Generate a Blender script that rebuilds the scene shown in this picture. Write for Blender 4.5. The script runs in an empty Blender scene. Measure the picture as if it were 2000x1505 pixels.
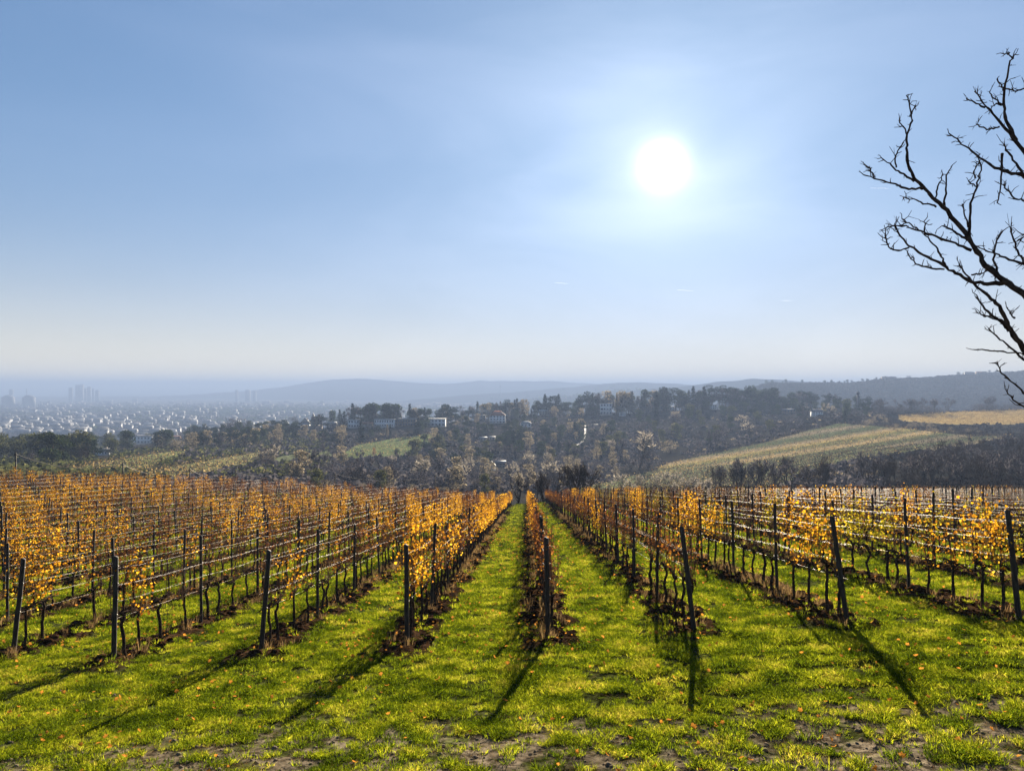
import bpy, math, random
import numpy as np
from mathutils import Vector
R = math.radians
random.seed(7); rng = np.random.default_rng(7)
C = bpy.context.scene.collection
scn = bpy.context.scene

# ------------------------------------------------------------------ camera, sky, sun, exposure
F = 1400.0; CX = 1000.0; HY = 757.0           # focal length and horizon of the photograph, in its pixels
cam_d = bpy.data.cameras.new('camera'); cam = bpy.data.objects.new('camera', cam_d); C.objects.link(cam)
cam_d.sensor_width = 36; cam_d.lens = 36 * F / 2000; cam_d.clip_end = 90000; cam_d.clip_start = .05
cam.location = (0, 0, 0); cam.rotation_euler = (R(90) + math.atan((HY - 752.5) / F), 0, 0)
scn.camera = cam
SUN_AZ, SUN_EL = R(11.9), R(16.9)
sdir = Vector((math.sin(SUN_AZ) * math.cos(SUN_EL), math.cos(SUN_AZ) * math.cos(SUN_EL), math.sin(SUN_EL)))
sun_d = bpy.data.lights.new('sun', 'SUN'); sun_d.energy = 5.0; sun_d.angle = R(.55); sun_d.color = (1, .88, .70)
sun = bpy.data.objects.new('sun', sun_d); C.objects.link(sun)
sun.rotation_euler = (-sdir).to_track_quat('-Z', 'Y').to_euler(); sun.location = (0, 0, 40)
W = bpy.data.worlds.new('World'); scn.world = W; W.use_nodes = True
nt = W.node_tree; nt.nodes.clear(); N = nt.nodes.new; L = nt.links.new
def wmath(op, a, b=None, c=None, clamp=False):
    n = N('ShaderNodeMath'); n.operation = op; n.use_clamp = clamp
    for i, v in enumerate((a, b, c)):
        if v is None: continue
        if isinstance(v, (int, float)): n.inputs[i].default_value = v
        else: L(v, n.inputs[i])
    return n.outputs[0]
sky = N('ShaderNodeTexSky'); sky.sky_type = 'NISHITA'; sky.sun_disc = False
sky.sun_elevation = SUN_EL; sky.sun_rotation = SUN_AZ; sky.air_density = 1.0; sky.dust_density = .6; sky.ozone_density = 1.5
tc = N('ShaderNodeTexCoord')
dot = N('ShaderNodeVectorMath'); dot.operation = 'DOT_PRODUCT'; L(tc.outputs['Generated'], dot.inputs[0]); dot.inputs[1].default_value = sdir
ang = wmath('ARCCOSINE', wmath('MINIMUM', dot.outputs['Value'], .999999))
SKY_STR = .05
bg1 = N('ShaderNodeBackground'); bg1.inputs['Strength'].default_value = SKY_STR
# soft shoulder: c / (1 + c k), so that the sky near the sun keeps its blue
def vmath(op, a, b=None):
    n = N('ShaderNodeVectorMath'); n.operation = op
    for i, v in enumerate((a, b)):
        if v is None: continue
        if isinstance(v, tuple): n.inputs[i].default_value = v
        else: L(v, n.inputs[i])
    return n.outputs[0]
tinted = vmath('MULTIPLY', sky.outputs[0], (.74 * .74, 1.0 * .74, 1.28 * .74)); kk = vmath('MULTIPLY', tinted, (.50, .31, .185))
sep = N('ShaderNodeSeparateXYZ'); L(tc.outputs['Generated'], sep.inputs[0])
cream = N('ShaderNodeMix'); cream.data_type = 'RGBA'; L(wmath('MULTIPLY', wmath('EXPONENT', wmath('MULTIPLY', wmath('ABSOLUTE', sep.outputs[2]), -14.)), .98), cream.inputs['Factor'])
L(vmath('DIVIDE', tinted, vmath('ADD', kk, (1, 1, 1))), cream.inputs['A']); cream.inputs['B'].default_value = (5.6, 4.75, 3.35, 1); L(cream.outputs['Result'], bg1.inputs['Color'])
# the thin veil round the sun: a circumsolar aureole, brightest at the sun itself
core = wmath('MULTIPLY', wmath('EXPONENT', wmath('MULTIPLY', wmath('POWER', wmath('DIVIDE', ang, R(1.05)), 1.5), -1)), .60)
halo = wmath('MULTIPLY', wmath('EXPONENT', wmath('MULTIPLY', wmath('DIVIDE', ang, R(3.6)), -1)), .10)
bg2 = N('ShaderNodeBackground'); bg2.inputs['Color'].default_value = (1, .94, .84, 1); L(wmath('ADD', core, halo), bg2.inputs['Strength'])
wn = N('ShaderNodeTexNoise'); wn.inputs['Scale'].default_value = 2.2; wn.inputs['Detail'].default_value = 5; wn.inputs['Distortion'].default_value = .6
wm_ = N('ShaderNodeMapping'); wm_.inputs['Scale'].default_value = (1, 1, 3.2); wm_.inputs['Rotation'].default_value = (0, R(-24), 0); L(tc.outputs['Generated'], wm_.inputs[0]); L(wm_.outputs[0], wn.inputs[0])
veil = wmath('MULTIPLY', wmath('SUBTRACT', wn.outputs[0], .40, clamp=True), 5.0)      # thin high veil, uneven
wide = wmath('MULTIPLY', wmath('EXPONENT', wmath('MULTIPLY', wmath('DIVIDE', ang, R(18)), -1)), wmath('ADD', wmath('MULTIPLY', veil, .034), .010))
bg3 = N('ShaderNodeBackground'); bg3.inputs['Color'].default_value = (.98, .93, .98, 1); L(wide, bg3.inputs['Strength'])
ad = N('ShaderNodeAddShader'); L(bg1.outputs[0], ad.inputs[0]); L(bg2.outputs[0], ad.inputs[1])
ad2 = N('ShaderNodeAddShader'); L(ad.outputs[0], ad2.inputs[0]); L(bg3.outputs[0], ad2.inputs[1])
wo = N('ShaderNodeOutputWorld'); L(ad2.outputs[0], wo.inputs['Surface'])
scn.view_settings.view_transform = 'Standard'; scn.view_settings.look = 'None'
scn.view_settings.gamma = 1; scn.view_settings.exposure = 2.3
scn.cycles.max_bounces = 6; scn.cycles.diffuse_bounces = 2; scn.cycles.glossy_bounces = 2; scn.cycles.transmission_bounces = 4
scn.cycles.volume_bounces = 0; scn.cycles.transparent_max_bounces = 6; scn.cycles.caustics_reflective = False; scn.cycles.caustics_refractive = False

# ------------------------------------------------------------------ noise and mesh helpers
def h2(ix, iy, seed):
    n = (ix.astype(np.int64) * 374761393 + iy.astype(np.int64) * 668265263 + seed * 1442695041) & 0xffffffff
    n = ((n ^ (n >> 13)) * 1274126177) & 0xffffffff
    return ((n ^ (n >> 16)) & 0xffffff) / 16777215.0
def vnoise(x, y, seed=0):
    x = np.asarray(x, float); y = np.asarray(y, float)
    ix = np.floor(x); iy = np.floor(y); fx = x - ix; fy = y - iy
    fx = fx * fx * (3 - 2 * fx); fy = fy * fy * (3 - 2 * fy)
    a = h2(ix, iy, seed); b = h2(ix + 1, iy, seed); c = h2(ix, iy + 1, seed); d = h2(ix + 1, iy + 1, seed)
    return (a * (1 - fx) + b * fx) * (1 - fy) + (c * (1 - fx) + d * fx) * fy
def fbm(x, y, seed=0, o=4):
    s = 0; a = .5; t = 0
    for i in range(o):
        s = s + a * vnoise(x * 2 ** i, y * 2 ** i, seed + i * 17); t += a; a *= .5
    return s / t
def sstep(a, b, x):
    t = np.clip((x - a) / (b - a), 0, 1); return t * t * (3 - 2 * t)

def mesh_np(name, V, Fc, mat=None, smooth=False):
    """V (n,3); Fc list of arrays each (m,k)"""
    me = bpy.data.meshes.new(name)
    V = np.asarray(V, np.float32).reshape(-1, 3)
    Fc = [np.asarray(f, np.int32) for f in Fc if len(f)]
    me.vertices.add(len(V)); me.vertices.foreach_set('co', V.ravel())
    nl = sum(f.size for f in Fc); npol = sum(len(f) for f in Fc)
    me.loops.add(nl); me.polygons.add(npol)
    me.loops.foreach_set('vertex_index', np.concatenate([f.ravel() for f in Fc]))
    tot = np.concatenate([np.full(len(f), f.shape[1], np.int32) for f in Fc])
    st = np.concatenate([[0], np.cumsum(tot)[:-1]]).astype(np.int32)
    me.polygons.foreach_set('loop_start', st)
    try: me.polygons.foreach_set('loop_total', tot)
    except Exception: pass
    if smooth: me.polygons.foreach_set('use_smooth', np.ones(npol, bool))
    if mat: me.materials.append(mat)
    me.update(calc_edges=True)
    return me
def obj(name, me, parent=None, link=True, loc=None):
    o = bpy.data.objects.new(name, me)
    if link: C.objects.link(o)
    if parent: o.parent = parent
    if loc is not None: o.location = loc
    return o
def tag(o, label=None, cat=None, group=None, kind=None):
    for k, v in (('label', label), ('category', cat), ('group', group), ('kind', kind)):
        if v: o[k] = v
    return o
class MB:
    def __init__(s): s.V = []; s.q = []; s.t = []; s.n = 0
    def add(s, V, q=None, t=None):
        V = np.asarray(V, float).reshape(-1, 3)
        if q is not None and len(q): s.q.append(np.asarray(q) + s.n)
        if t is not None and len(t): s.t.append(np.asarray(t) + s.n)
        s.V.append(V); s.n += len(V)
    def tube(s, P, rad, k=6, cap=True):
        P = np.asarray(P, float); n = len(P); rad = np.broadcast_to(np.asarray(rad, float), (n,))
        T = np.gradient(P, axis=0); T /= np.linalg.norm(T, axis=1)[:, None] + 1e-9
        ref = np.array([0, 0, 1.]) if abs(T[0][2]) < .8 else np.array([1., 0, 0])
        U = np.cross(T, ref); U /= np.linalg.norm(U, axis=1)[:, None] + 1e-9; Wv = np.cross(T, U)
        a = np.arange(k) / k * 2 * np.pi
        V = P[:, None, :] + rad[:, None, None] * (np.cos(a)[None, :, None] * U[:, None, :] + np.sin(a)[None, :, None] * Wv[:, None, :])
        i = np.arange(n - 1)[:, None] * k; j = np.arange(k)[None, :]; j2 = (j + 1) % k
        q = np.stack([i + j, i + j2, i + k + j2, i + k + j], -1).reshape(-1, 4)
        s.add(V.reshape(-1, 3), q)
        if cap:
            b = s.n
            s.add(np.array([P[0], P[-1]]), None, None)
            o = b - n * k
            t0 = [[b, o + (jj + 1) % k, o + jj] for jj in range(k)]
            t1 = [[b + 1, o + (n - 1) * k + jj, o + (n - 1) * k + (jj + 1) % k] for jj in range(k)]
            s.t.append(np.array(t0 + t1))
    def box(s, x0, x1, y0, y1, z0, z1):
        V = [(x, y, z) for z in (z0, z1) for y in (y0, y1) for x in (x0, x1)]
        s.add(V, [[0, 2, 3, 1], [4, 5, 7, 6], [0, 1, 5, 4], [2, 6, 7, 3], [0, 4, 6, 2], [1, 3, 7, 5]])
    def quads(s, Cn, U, Vv):
        """n quads with centre Cn and half axes U, Vv"""
        n = len(Cn); V = np.stack([Cn - U - Vv, Cn + U - Vv, Cn + U + Vv, Cn - U + Vv], 1).reshape(-1, 3)
        s.add(V, np.arange(n * 4).reshape(-1, 4))
    def mesh(s, name, mat, smooth=False):
        return mesh_np(name, np.concatenate(s.V), ([np.concatenate(s.q)] if s.q else []) + ([np.concatenate(s.t)] if s.t else []), mat, smooth)
def rdir(n, r=None):
    r = r or rng; v = r.normal(size=(n, 3)); return v / np.linalg.norm(v, axis=1)[:, None]
def perp(d, r=None):
    a = rdir(len(d), r); a -= (a * d).sum(1)[:, None] * d; return a / (np.linalg.norm(a, axis=1)[:, None] + 1e-9)

# ------------------------------------------------------------------ materials
def newmat(name):
    m = bpy.data.materials.new(name); m.use_nodes = True; m.node_tree.nodes.clear()
    t = m.node_tree; return m, t, t.nodes.new, t.links.new
def ramp(Nn, stops):
    r = Nn('ShaderNodeValToRGB'); e = r.color_ramp.elements
    while len(e) < len(stops): e.new(.5)
    for el, (p, c) in zip(e, stops): el.position = p; el.color = (*c, 1)
    return r
def leafmat(name, stops, trans=.5, rough=.6, spec=0, objrand=.0, patch=0):
    """thin leaves: each leaf (mesh island) has its own colour; light passes through"""
    m, t, Nn, Ln = newmat(name)
    g = Nn('ShaderNodeNewGeometry'); r = ramp(Nn, stops)
    if patch:      # position noise adds lighter and darker patches, shadow variation put into the colour
        no = Nn('ShaderNodeTexNoise'); no.inputs['Scale'].default_value = patch; no.inputs['Detail'].default_value = 4; Ln(g.outputs['Position'], no.inputs[0])
        mr = Nn('ShaderNodeMapRange'); mr.inputs[1].default_value = .34; mr.inputs[2].default_value = .66; Ln(no.outputs[0], mr.inputs[0])
        mx = Nn('ShaderNodeMix'); mx.data_type = 'FLOAT'; mx.inputs[0].default_value = .5; Ln(g.outputs['Random Per Island'], mx.inputs[2]); Ln(mr.outputs[0], mx.inputs[3]); Ln(mx.outputs[0], r.inputs[0])
    elif objrand:
        oi = Nn('ShaderNodeObjectInfo'); mx = Nn('ShaderNodeMix'); mx.data_type = 'FLOAT'; mx.inputs[0].default_value = objrand
        Ln(g.outputs['Random Per Island'], mx.inputs[2]); Ln(oi.outputs['Random'], mx.inputs[3]); Ln(mx.outputs[0], r.inputs[0])
    else: Ln(g.outputs['Random Per Island'], r.inputs[0])
    d = Nn('ShaderNodeBsdfDiffuse'); tr = Nn('ShaderNodeBsdfTranslucent'); Ln(r.outputs[0], d.inputs[0]); Ln(r.outputs[0], tr.inputs[0])
    ms = Nn('ShaderNodeMixShader'); ms.inputs[0].default_value = trans; Ln(d.outputs[0], ms.inputs[1]); Ln(tr.outputs[0], ms.inputs[2])
    out = ms.outputs[0]
    if spec:
        gl = Nn('ShaderNodeBsdfGlossy'); gl.inputs['Roughness'].default_value = rough; gl.inputs['Color'].default_value = (.9, .95, .8, 1)
        m2 = Nn('ShaderNodeMixShader'); m2.inputs[0].default_value = spec; Ln(out, m2.inputs[1]); Ln(gl.outputs[0], m2.inputs[2]); out = m2.outputs[0]
    o = Nn('ShaderNodeOutputMaterial'); Ln(out, o.inputs[0]); return m
def solid(name, c1, c2=None, scale=5, rough=.8, metal=0, bump=0, spec=.3, wave=None):
    m, t, Nn, Ln = newmat(name)
    b = Nn('ShaderNodeBsdfPrincipled'); b.inputs['Roughness'].default_value = rough; b.inputs['Metallic'].default_value = metal
    b.inputs['Specular IOR Level'].default_value = spec
    tcn = Nn('ShaderNodeTexCoord'); no = Nn('ShaderNodeTexNoise'); no.inputs['Scale'].default_value = scale; no.inputs['Detail'].default_value = 5
    mp = Nn('ShaderNodeMapping'); Ln(tcn.outputs['Object'], mp.inputs[0]); Ln(mp.outputs[0], no.inputs[0])
    if wave: mp.inputs['Scale'].default_value = wave
    r = ramp(Nn, [(.35, c1), (.65, c2 or c1)]); Ln(no.outputs[0], r.inputs[0]); Ln(r.outputs[0], b.inputs['Base Color'])
    if bump:
        bp = Nn('ShaderNodeBump'); bp.inputs['Strength'].default_value = bump; Ln(no.outputs[0], bp.inputs['Height']); Ln(bp.outputs[0], b.inputs['Normal'])
    o = Nn('ShaderNodeOutputMaterial'); Ln(b.outputs[0], o.inputs[0]); return m

M = {}
M['grass'] = leafmat('grass blades', [(0, (.006, .013, .002)), (.30, (.045, .075, .003)), (.54, (.145, .185, .006)), (.76, (.35, .365, .012)), (1, (.56, .42, .07))], .62, patch=1.7)  # near-black low stops and bright top ones put shading contrast into blade colour
M['dry'] = leafmat('dry weeds', [(0, (0.06, 0.036, 0.012)), (.5, (0.168, 0.102, 0.042)), (1, (0.27, 0.18, 0.078))], .45)
M['fallen'] = leafmat('fallen leaves', [(0, (.22, .07, .008)), (.4, (.42, .15, .012)), (.8, (.55, .26, .05)), (1, (.6, .38, .03))], .4)
M['gold'] = leafmat('golden vine leaves', [(0, (.09, .030, .006)), (.3, (.27, .110, .008)), (.6, (.49, .235, .012)), (.87, (.64, .34, .020)), (1, (.70, .45, .04))], .57)
M['mixed'] = leafmat('turning vine leaves', [(0, (0.0768, 0.0224, 0.0064)), (.4, (0.166, 0.0576, 0.0128)), (.7, (0.32, 0.141, 0.0128)), (1, (0.48, 0.256, 0.0192))], .55)
M['brown'] = leafmat('withered vine leaves', [(0, (.045, .016, .009)), (.5, (.13, .045, .017)), (.85, (.27, .105, .02)), (1, (.42, .19, .02))], .45)
M['lime'] = leafmat('yellow green vine leaves', [(0, (0.128, 0.102, 0.00512)), (.5, (0.269, 0.218, 0.0096)), (1, (0.48, 0.32, 0.0192))], .6)
M['cane'] = solid('vine canes', (.10, .045, .02), (.18, .09, .045), 20, .8)
M['bark'] = solid('vine bark', (.018, .012, .009), (.05, .036, .026), 30, .95, bump=.5, spec=0)
M['tbark'] = solid('tree bark', (.02, .014, .011), (.055, .04, .03), 12, .95, bump=.4, spec=0)
M['post'] = solid('weathered post', (.016, .013, .011), (.050, .042, .035), 25, .75, bump=.4, spec=.2, wave=(1, 1, .15))
M['steel'] = solid('galvanised wire', (.24, .21, .18), (.30, .27, .23), 5, .55, metal=.5)
M['pole'] = solid('dark wooden pole', (.03, .024, .02), (.06, .05, .04), 10, .8)
M['clod'] = solid('soil clods', (.010, .0055, .003), (.042, .023, .012), 14, 1, bump=.8, spec=0)
M['conifer'] = leafmat('conifer needles', [(0, (.003, .008, .005)), (.6, (.010, .019, .010)), (1, (.030, .040, .018))], .25)
M['ever'] = leafmat('dark broadleaf', [(0, (0.00702, 0.0129, 0.00585)), (.6, (0.0205, 0.0322, 0.0117)), (1, (0.0527, 0.0644, 0.0205))], .4)
M['olive'] = leafmat('olive leaves', [(0, (0.0175, 0.0205, 0.00877)), (.6, (0.0468, 0.0527, 0.0175)), (1, (0.117, 0.111, 0.041))], .45)
M['tan'] = leafmat('pale autumn leaves', [(0, (.06, .048, .032)), (.5, (.14, .115, .075)), (1, (.27, .225, .145))], .5)
M['orange'] = leafmat('orange autumn leaves', [(0, (0.0938, 0.0468, 0.0234)), (.5, (0.199, 0.111, 0.0527)), (1, (0.292, 0.188, 0.0878))], .5)
M['twig'] = leafmat('bare twigs', [(0, (.014, .014, .020)), (.6, (.042, .040, .049)), (1, (.115, .10, .096))], .4)  # shifted to blue-grey: distance haze put into the twig colour
M['straw'] = leafmat('straw coloured vine leaves', [(0, (0.117, 0.0702, 0.0234)), (.5, (0.246, 0.17, 0.0644)), (1, (0.351, 0.263, 0.117))], .5)
M['faded'] = leafmat('faded vine leaves', [(0, (.018, .018, .013)), (.5, (.05, .045, .030)), (1, (.14, .11, .07))], .4)
M['twigdark'] = leafmat('dark bare twigs', [(0, (0.0117, 0.00877, 0.00758)), (.6, (0.0292, 0.0217, 0.0175)), (1, (0.0585, 0.0456, 0.0351))], .15)
M['twigpale'] = leafmat('pale bare twigs', [(0, (.10, .09, .075)), (.6, (.24, .21, .17)), (1, (.42, .37, .29))], .45)
M['white'] = solid('white render', (.62, .62, .61), (.72, .71, .68), .3, .9)
M['townw'] = solid('town walls', (.03, .031, .033), (.10, .098, .094), .012, .9)
M['cream'] = solid('cream render', (0.31, 0.26, 0.198), (0.36, 0.31, 0.248), .3, .9)
M['bwall'] = solid('brown wall', (0.174, 0.118, 0.0806), (0.211, 0.155, 0.105), .3, .9)
M['roofr'] = solid('red roof tiles', (.22, .10, .06), (.32, .15, .09), 2, .8)
M['roofg'] = solid('grey roof', (.10, .10, .11), (.17, .17, .18), 2, .7)
M['roofw'] = solid('pale flat roof', (.22, .22, .22), (.30, .30, .29), 2, .7)
M['glass'] = solid('window glass', (.03, .04, .055), (.05, .06, .08), 2, .15, spec=.6)
M['far'] = solid('distant concrete', (.06, .062, .07), (.09, .092, .10), .02, .9)
M['fardark'] = solid('distant dark brick', (.07, .07, .08), (.12, .12, .13), .02, .8)
M['pathm'] = solid('pale gravel', (.20, .19, .17), (.27, .26, .24), 3, .9)
M['contrail'] = leafmat('ice cloud', [(0, (.9, .9, .9)), (1, (.9, .9, .9))], .7)

# ------------------------------------------------------------------ the land
COLS = [-400, 0, 200, 350, 500, 650, 800, 1000, 1150, 1300, 1500, 1650, 1800, 2000, 2400]
TAB = {
 120: [955, 965, 985, 1000, 1015, 1025, 1035, 1040, 1040, 1040, 1035, 1030, 1025, 1015, 1010],
 150: [940, 943, 960, 975, 990, 1000, 1010, 1015, 1015, 1015, 1010, 1005, 1000, 990, 990],
 200: [920, 920, 930, 940, 950, 960, 970, 975, 975, 975, 964, 958, 955, 955, 955],
 260: [905, 905, 908, 912, 922, 932, 942, 952, 955, 952, 945, 935, 925, 920, 915],
 350: [898, 897, 890, 886, 895, 908, 920, 932, 938, 932, 913, 893, 878, 878, 875],
 450: [890, 890, 882, 873, 878, 886, 892, 908, 908, 905, 880, 857, 845, 853, 853],
 520: [888, 886, 879, 868, 866, 868, 868, 890, 885, 885, 858, 834, 838, 845, 845],
 600: [884, 883, 876, 864, 852, 848, 846, 866, 862, 865, 843, 822, 826, 828, 826],
 700: [880, 878, 872, 864, 848, 834, 829, 836, 838, 835, 825, 807, 811, 809, 807],
 780: [876, 875, 870, 866, 855, 845, 836, 817, 819, 812, 810, 798, 802, 800, 797],
 880: [872, 872, 868, 866, 862, 856, 850, 812, 806, 800, 798, 793, 810, 805, 802],
 1000: [868, 868, 867, 866, 866, 862, 858, 826, 820, 812, 806, 805, 830, 825, 820],
 1300: [858, 858, 858, 858, 858, 856, 852, 845, 840, 835, 825, 820, 830, 820, 810],
 1800: [835] * 15, 3000: [803.7] * 15, 13500: [767.4] * 15, 40000: [760.5] * 15}
TD = np.array(sorted(TAB)); TU = (np.array(COLS) - CX) / F
TZ = np.array([-(np.array(TAB[d]) - HY) / F * d for d in TD])
gU = np.linspace(TU[0], TU[-1], 240); gL = np.linspace(math.log(120), math.log(40000), 420)
tmp = np.array([np.interp(gU, TU, row) for row in TZ])
GZ = np.array([[0]] * 0)
GZ = np.stack([np.interp(gL, np.log(TD), tmp[:, i]) for i in range(len(gU))], 1)
def blur(a, ax, n):
    k = np.hanning(n + 2)[1:-1]; k /= k.sum(); p = n // 2
    pad = [(0, 0), (0, 0)]; pad[ax] = (p, p); b = np.pad(a, pad, 'edge'); o = 0
    for i, w in enumerate(k): o = o + w * np.take(b, range(i, i + a.shape[ax]), ax)
    return o
GZ = blur(blur(GZ, 1, 15), 0, 9)
RIDGES = [  # depth, steepness, crest line
 (1900, .13, [(1250, 840), (1400, 792), (1470, 758), (1500, 750), (1600, 749), (1650, 750), (1690, 746), (1720, 742), (1800, 740), (1850, 737), (1900, 733), (2000, 727), (2300, 705)]),
 (3500, .09, [(900, 800), (1100, 775), (1200, 764), (1300, 757), (1400, 746), (1470, 739), (1560, 744), (1700, 752), (2000, 758), (2400, 765)]),
 (4700, .10, [(700, 790), (900, 772), (1000, 766), (1100, 757), (1180, 750), (1240, 746), (1320, 749), (1400, 757), (1500, 765), (1700, 775)]),
 (6500, .14, [(300, 775), (450, 766), (540, 757), (600, 747), (650, 741), (700, 739), (750, 741), (820, 748), (870, 749), (900, 747), (940, 743), (1000, 744), (1080, 745), (1150, 749), (1300, 757), (1500, 765), (1800, 775)])]
def Hfar(x, y):
    d = np.maximum(y, 120.); u = np.clip(x / np.maximum(y, 1.), gU[0], gU[-1])
    fu = (u - gU[0]) / (gU[1] - gU[0]); fl = np.clip((np.log(d) - gL[0]) / (gL[1] - gL[0]), 0, len(gL) - 1.001)
    iu = np.clip(fu.astype(int), 0, len(gU) - 2); il = fl.astype(int); fu = fu - iu; fl = fl - il
    z = (GZ[il, iu] * (1 - fu) + GZ[il, iu + 1] * fu) * (1 - fl) + (GZ[il + 1, iu] * (1 - fu) + GZ[il + 1, iu + 1] * fu) * fl
    px = CX + F * u
    for d0, s, cr in RIDGES:
        yc = np.interp(px, [c[0] for c in cr], [c[1] for c in cr])
        zc = -(yc - HY) / F * d0 + (fbm(px / 40, np.full_like(px, d0), 3) - .5) * d0 * .0022
        z = np.maximum(z, zc - s * np.abs(d - d0) * np.minimum(1, np.abs(d - d0) / 260))
    und = np.minimum(d * .006, 6) * (fbm(x / 60, y / 60, 5) - .5) * sstep(130, 300, d) * (1 - sstep(1300, 1800, d))
    return z + und
TA = 27 / F; RA = math.atan(TA); ER = np.array([math.sin(RA), math.cos(RA)]); EL = np.array([math.cos(RA), -math.sin(RA)])
SP = 2.7; S0 = .43
def lat(x, y): return x * EL[0] + y * EL[1]
def alng(x, y): return x * ER[0] + y * ER[1]
def dend(x): return np.where(x < -5, 112 + .9 * (x + 5), 112.) + 0 * x
ROWT = {-4: 14.3, -3: 13.2, -2: 13.4, -1: 13.7, 0: 13.4, 1: 13.36, 2: 13.1, 3: 12.6}
def row_start(k): return ROWT.get(k, 12.7 if k > 3 else 14.2)
def hcen(d):
    return np.where(d < 13.4, np.interp(d, [-60, -6, -1, 1.0, 3.0, 5.0, 6.6, 7.6, 9, 11, 13.4], [1.4, 1.55, 1.64, 1.80, 2.60, 3.45, 3.86, 4.02, 4.21, 4.46, 4.78]), 4.78 + .1370 * (d - 13.4))
def Hnear(x, y):
    d = y; f = sstep(0, 12, d)
    c = np.where(x > 0, .9 * np.tanh(x * .08 / .9), -.047 * np.minimum(np.abs(x), 12) + .00117 * np.minimum(np.abs(x), 60) * np.maximum(np.minimum(d, 120) - 14, 0))
    return -(hcen(d) - c * f)
def soilmask(x, y):
    s = (lat(x, y) - S0) / SP; k = np.round(s); ds = np.abs(s - k) * SP
    wv = .46 + .34 * (fbm(x * 1.3, y * .9, 11) - .3)
    st = np.where(k == -4, 14.3, np.where(k < -4, 14.2, np.where(k > 3, 12.7, 13.2)))
    m = 1 - sstep(wv - .07, wv + .12, ds + (fbm(x * 5, y * 5, 12, 3) - .5) * .35)
    return m * sstep(st - .9, st - .3, alng(x, y) + (fbm(x * 2, y * 2, 9) - .5) * .8) * (1 - sstep(dend(x), dend(x) + 3, y))
def Hsmooth(x, y):
    x = np.asarray(x, float); y = np.asarray(y, float)
    de = dend(x); yy = np.minimum(y, de); zn = Hnear(x, yy) - .30 * np.maximum(y - de, 0)
    w = sstep(de, de + 55, y)
    return np.where(y < 0, Hnear(x, y), (1 - w) * zn + w * Hfar(x, y))
def H(x, y):
    x = np.asarray(x, float); y = np.asarray(y, float)
    z = Hsmooth(x, y); near = 1 - sstep(60, 120, np.abs(y))
    z = z + near * (.05 * (fbm(x * .9, y * .9, 21, 3) - .5) + .03 * (fbm(x * 4, y * 4, 22, 3) - .5))
    sm = soilmask(x, y)
    return z + sm * near * (.05 + .24 * (fbm(x * 4.5, y * 4.5, 23, 3) - .45))
def pix(x, y, z): return CX + F * x / y, HY - F * z / y
DG = np.exp(np.linspace(math.log(128), math.log(2600), 500))
_pc = {}
def prof(px):
    k = round(px / 4)
    if k not in _pc: u_ = (k * 4 - CX) / F; _pc[k] = HY - F * Hsmooth(u_ * DG, DG) / DG
    return _pc[k]
def depth_at(px, py, dmin=128):
    yp = prof(px); rg = (DG >= dmin) & (DG < 960); ok = (yp <= py) & rg; return DG[int(np.argmax(ok))] if ok.any() else DG[int(np.argmin(np.where(rg, yp, 9999)))]
def ground_at(px, py, dmin=128):
    """first point of the land beyond dmin seen at this place"""
    u = (px - CX) / F; d = depth_at(px, py, dmin); return np.array([u * d, d, float(H(np.array([u * d]), np.array([d]))[0])])

FIELDS = [  # outline as seen, colour of the ground, depth range
 ('stubble', [(1240, 945), (1300, 905), (1500, 862), (1560, 845), (1640, 826), (1760, 836), (1900, 852), (1975, 850), (1900, 872), (1760, 885), (1640, 900), (1560, 925), (1500, 960), (1240, 965)], (.20, .155, .10), (180, 620)),
 ('lower', [(1150, 950), (1290, 915), (1500, 902), (1700, 876), (1800, 868), (1800, 880), (1640, 905), (1560, 930), (1500, 965), (1100, 970)], (.12, .13, .065), (180, 620)),
 ('golden', [(1755, 812), (1850, 806), (2100, 796), (2100, 828), (1860, 829), (1760, 822)], (.29, .22, .09), (560, 800)),
 ('meadow', [(650, 895), (700, 868), (760, 858), (862, 843), (858, 856), (830, 872), (780, 892)], (.115, .145, .055), (380, 700)),
 ('leftfield', [(100, 922), (200, 902), (300, 886), (360, 878), (365, 886), (320, 900), (300, 925)], (.14, .15, .055), (180, 520)),
 ('leftlow', [(250, 932), (330, 912), (420, 896), (512, 882), (520, 893), (500, 906), (450, 918), (400, 935)], (.15, .145, .06), (180, 560)),
 ('midglade', [(500, 905), (560, 888), (640, 880), (650, 890), (560, 905)], (.09, .10, .05), (200, 600)),
]
def inpoly(px, py, poly):
    r = np.zeros(np.shape(px), bool); n = len(poly); j = n - 1
    for i in range(n):
        xi, yi = poly[i]; xj, yj = poly[j]
        if yi != yj: r ^= ((yi > py) != (yj > py)) & (px < (xj - xi) * (py - yi) / (yj - yi) + xi)
        j = i
    return r
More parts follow.
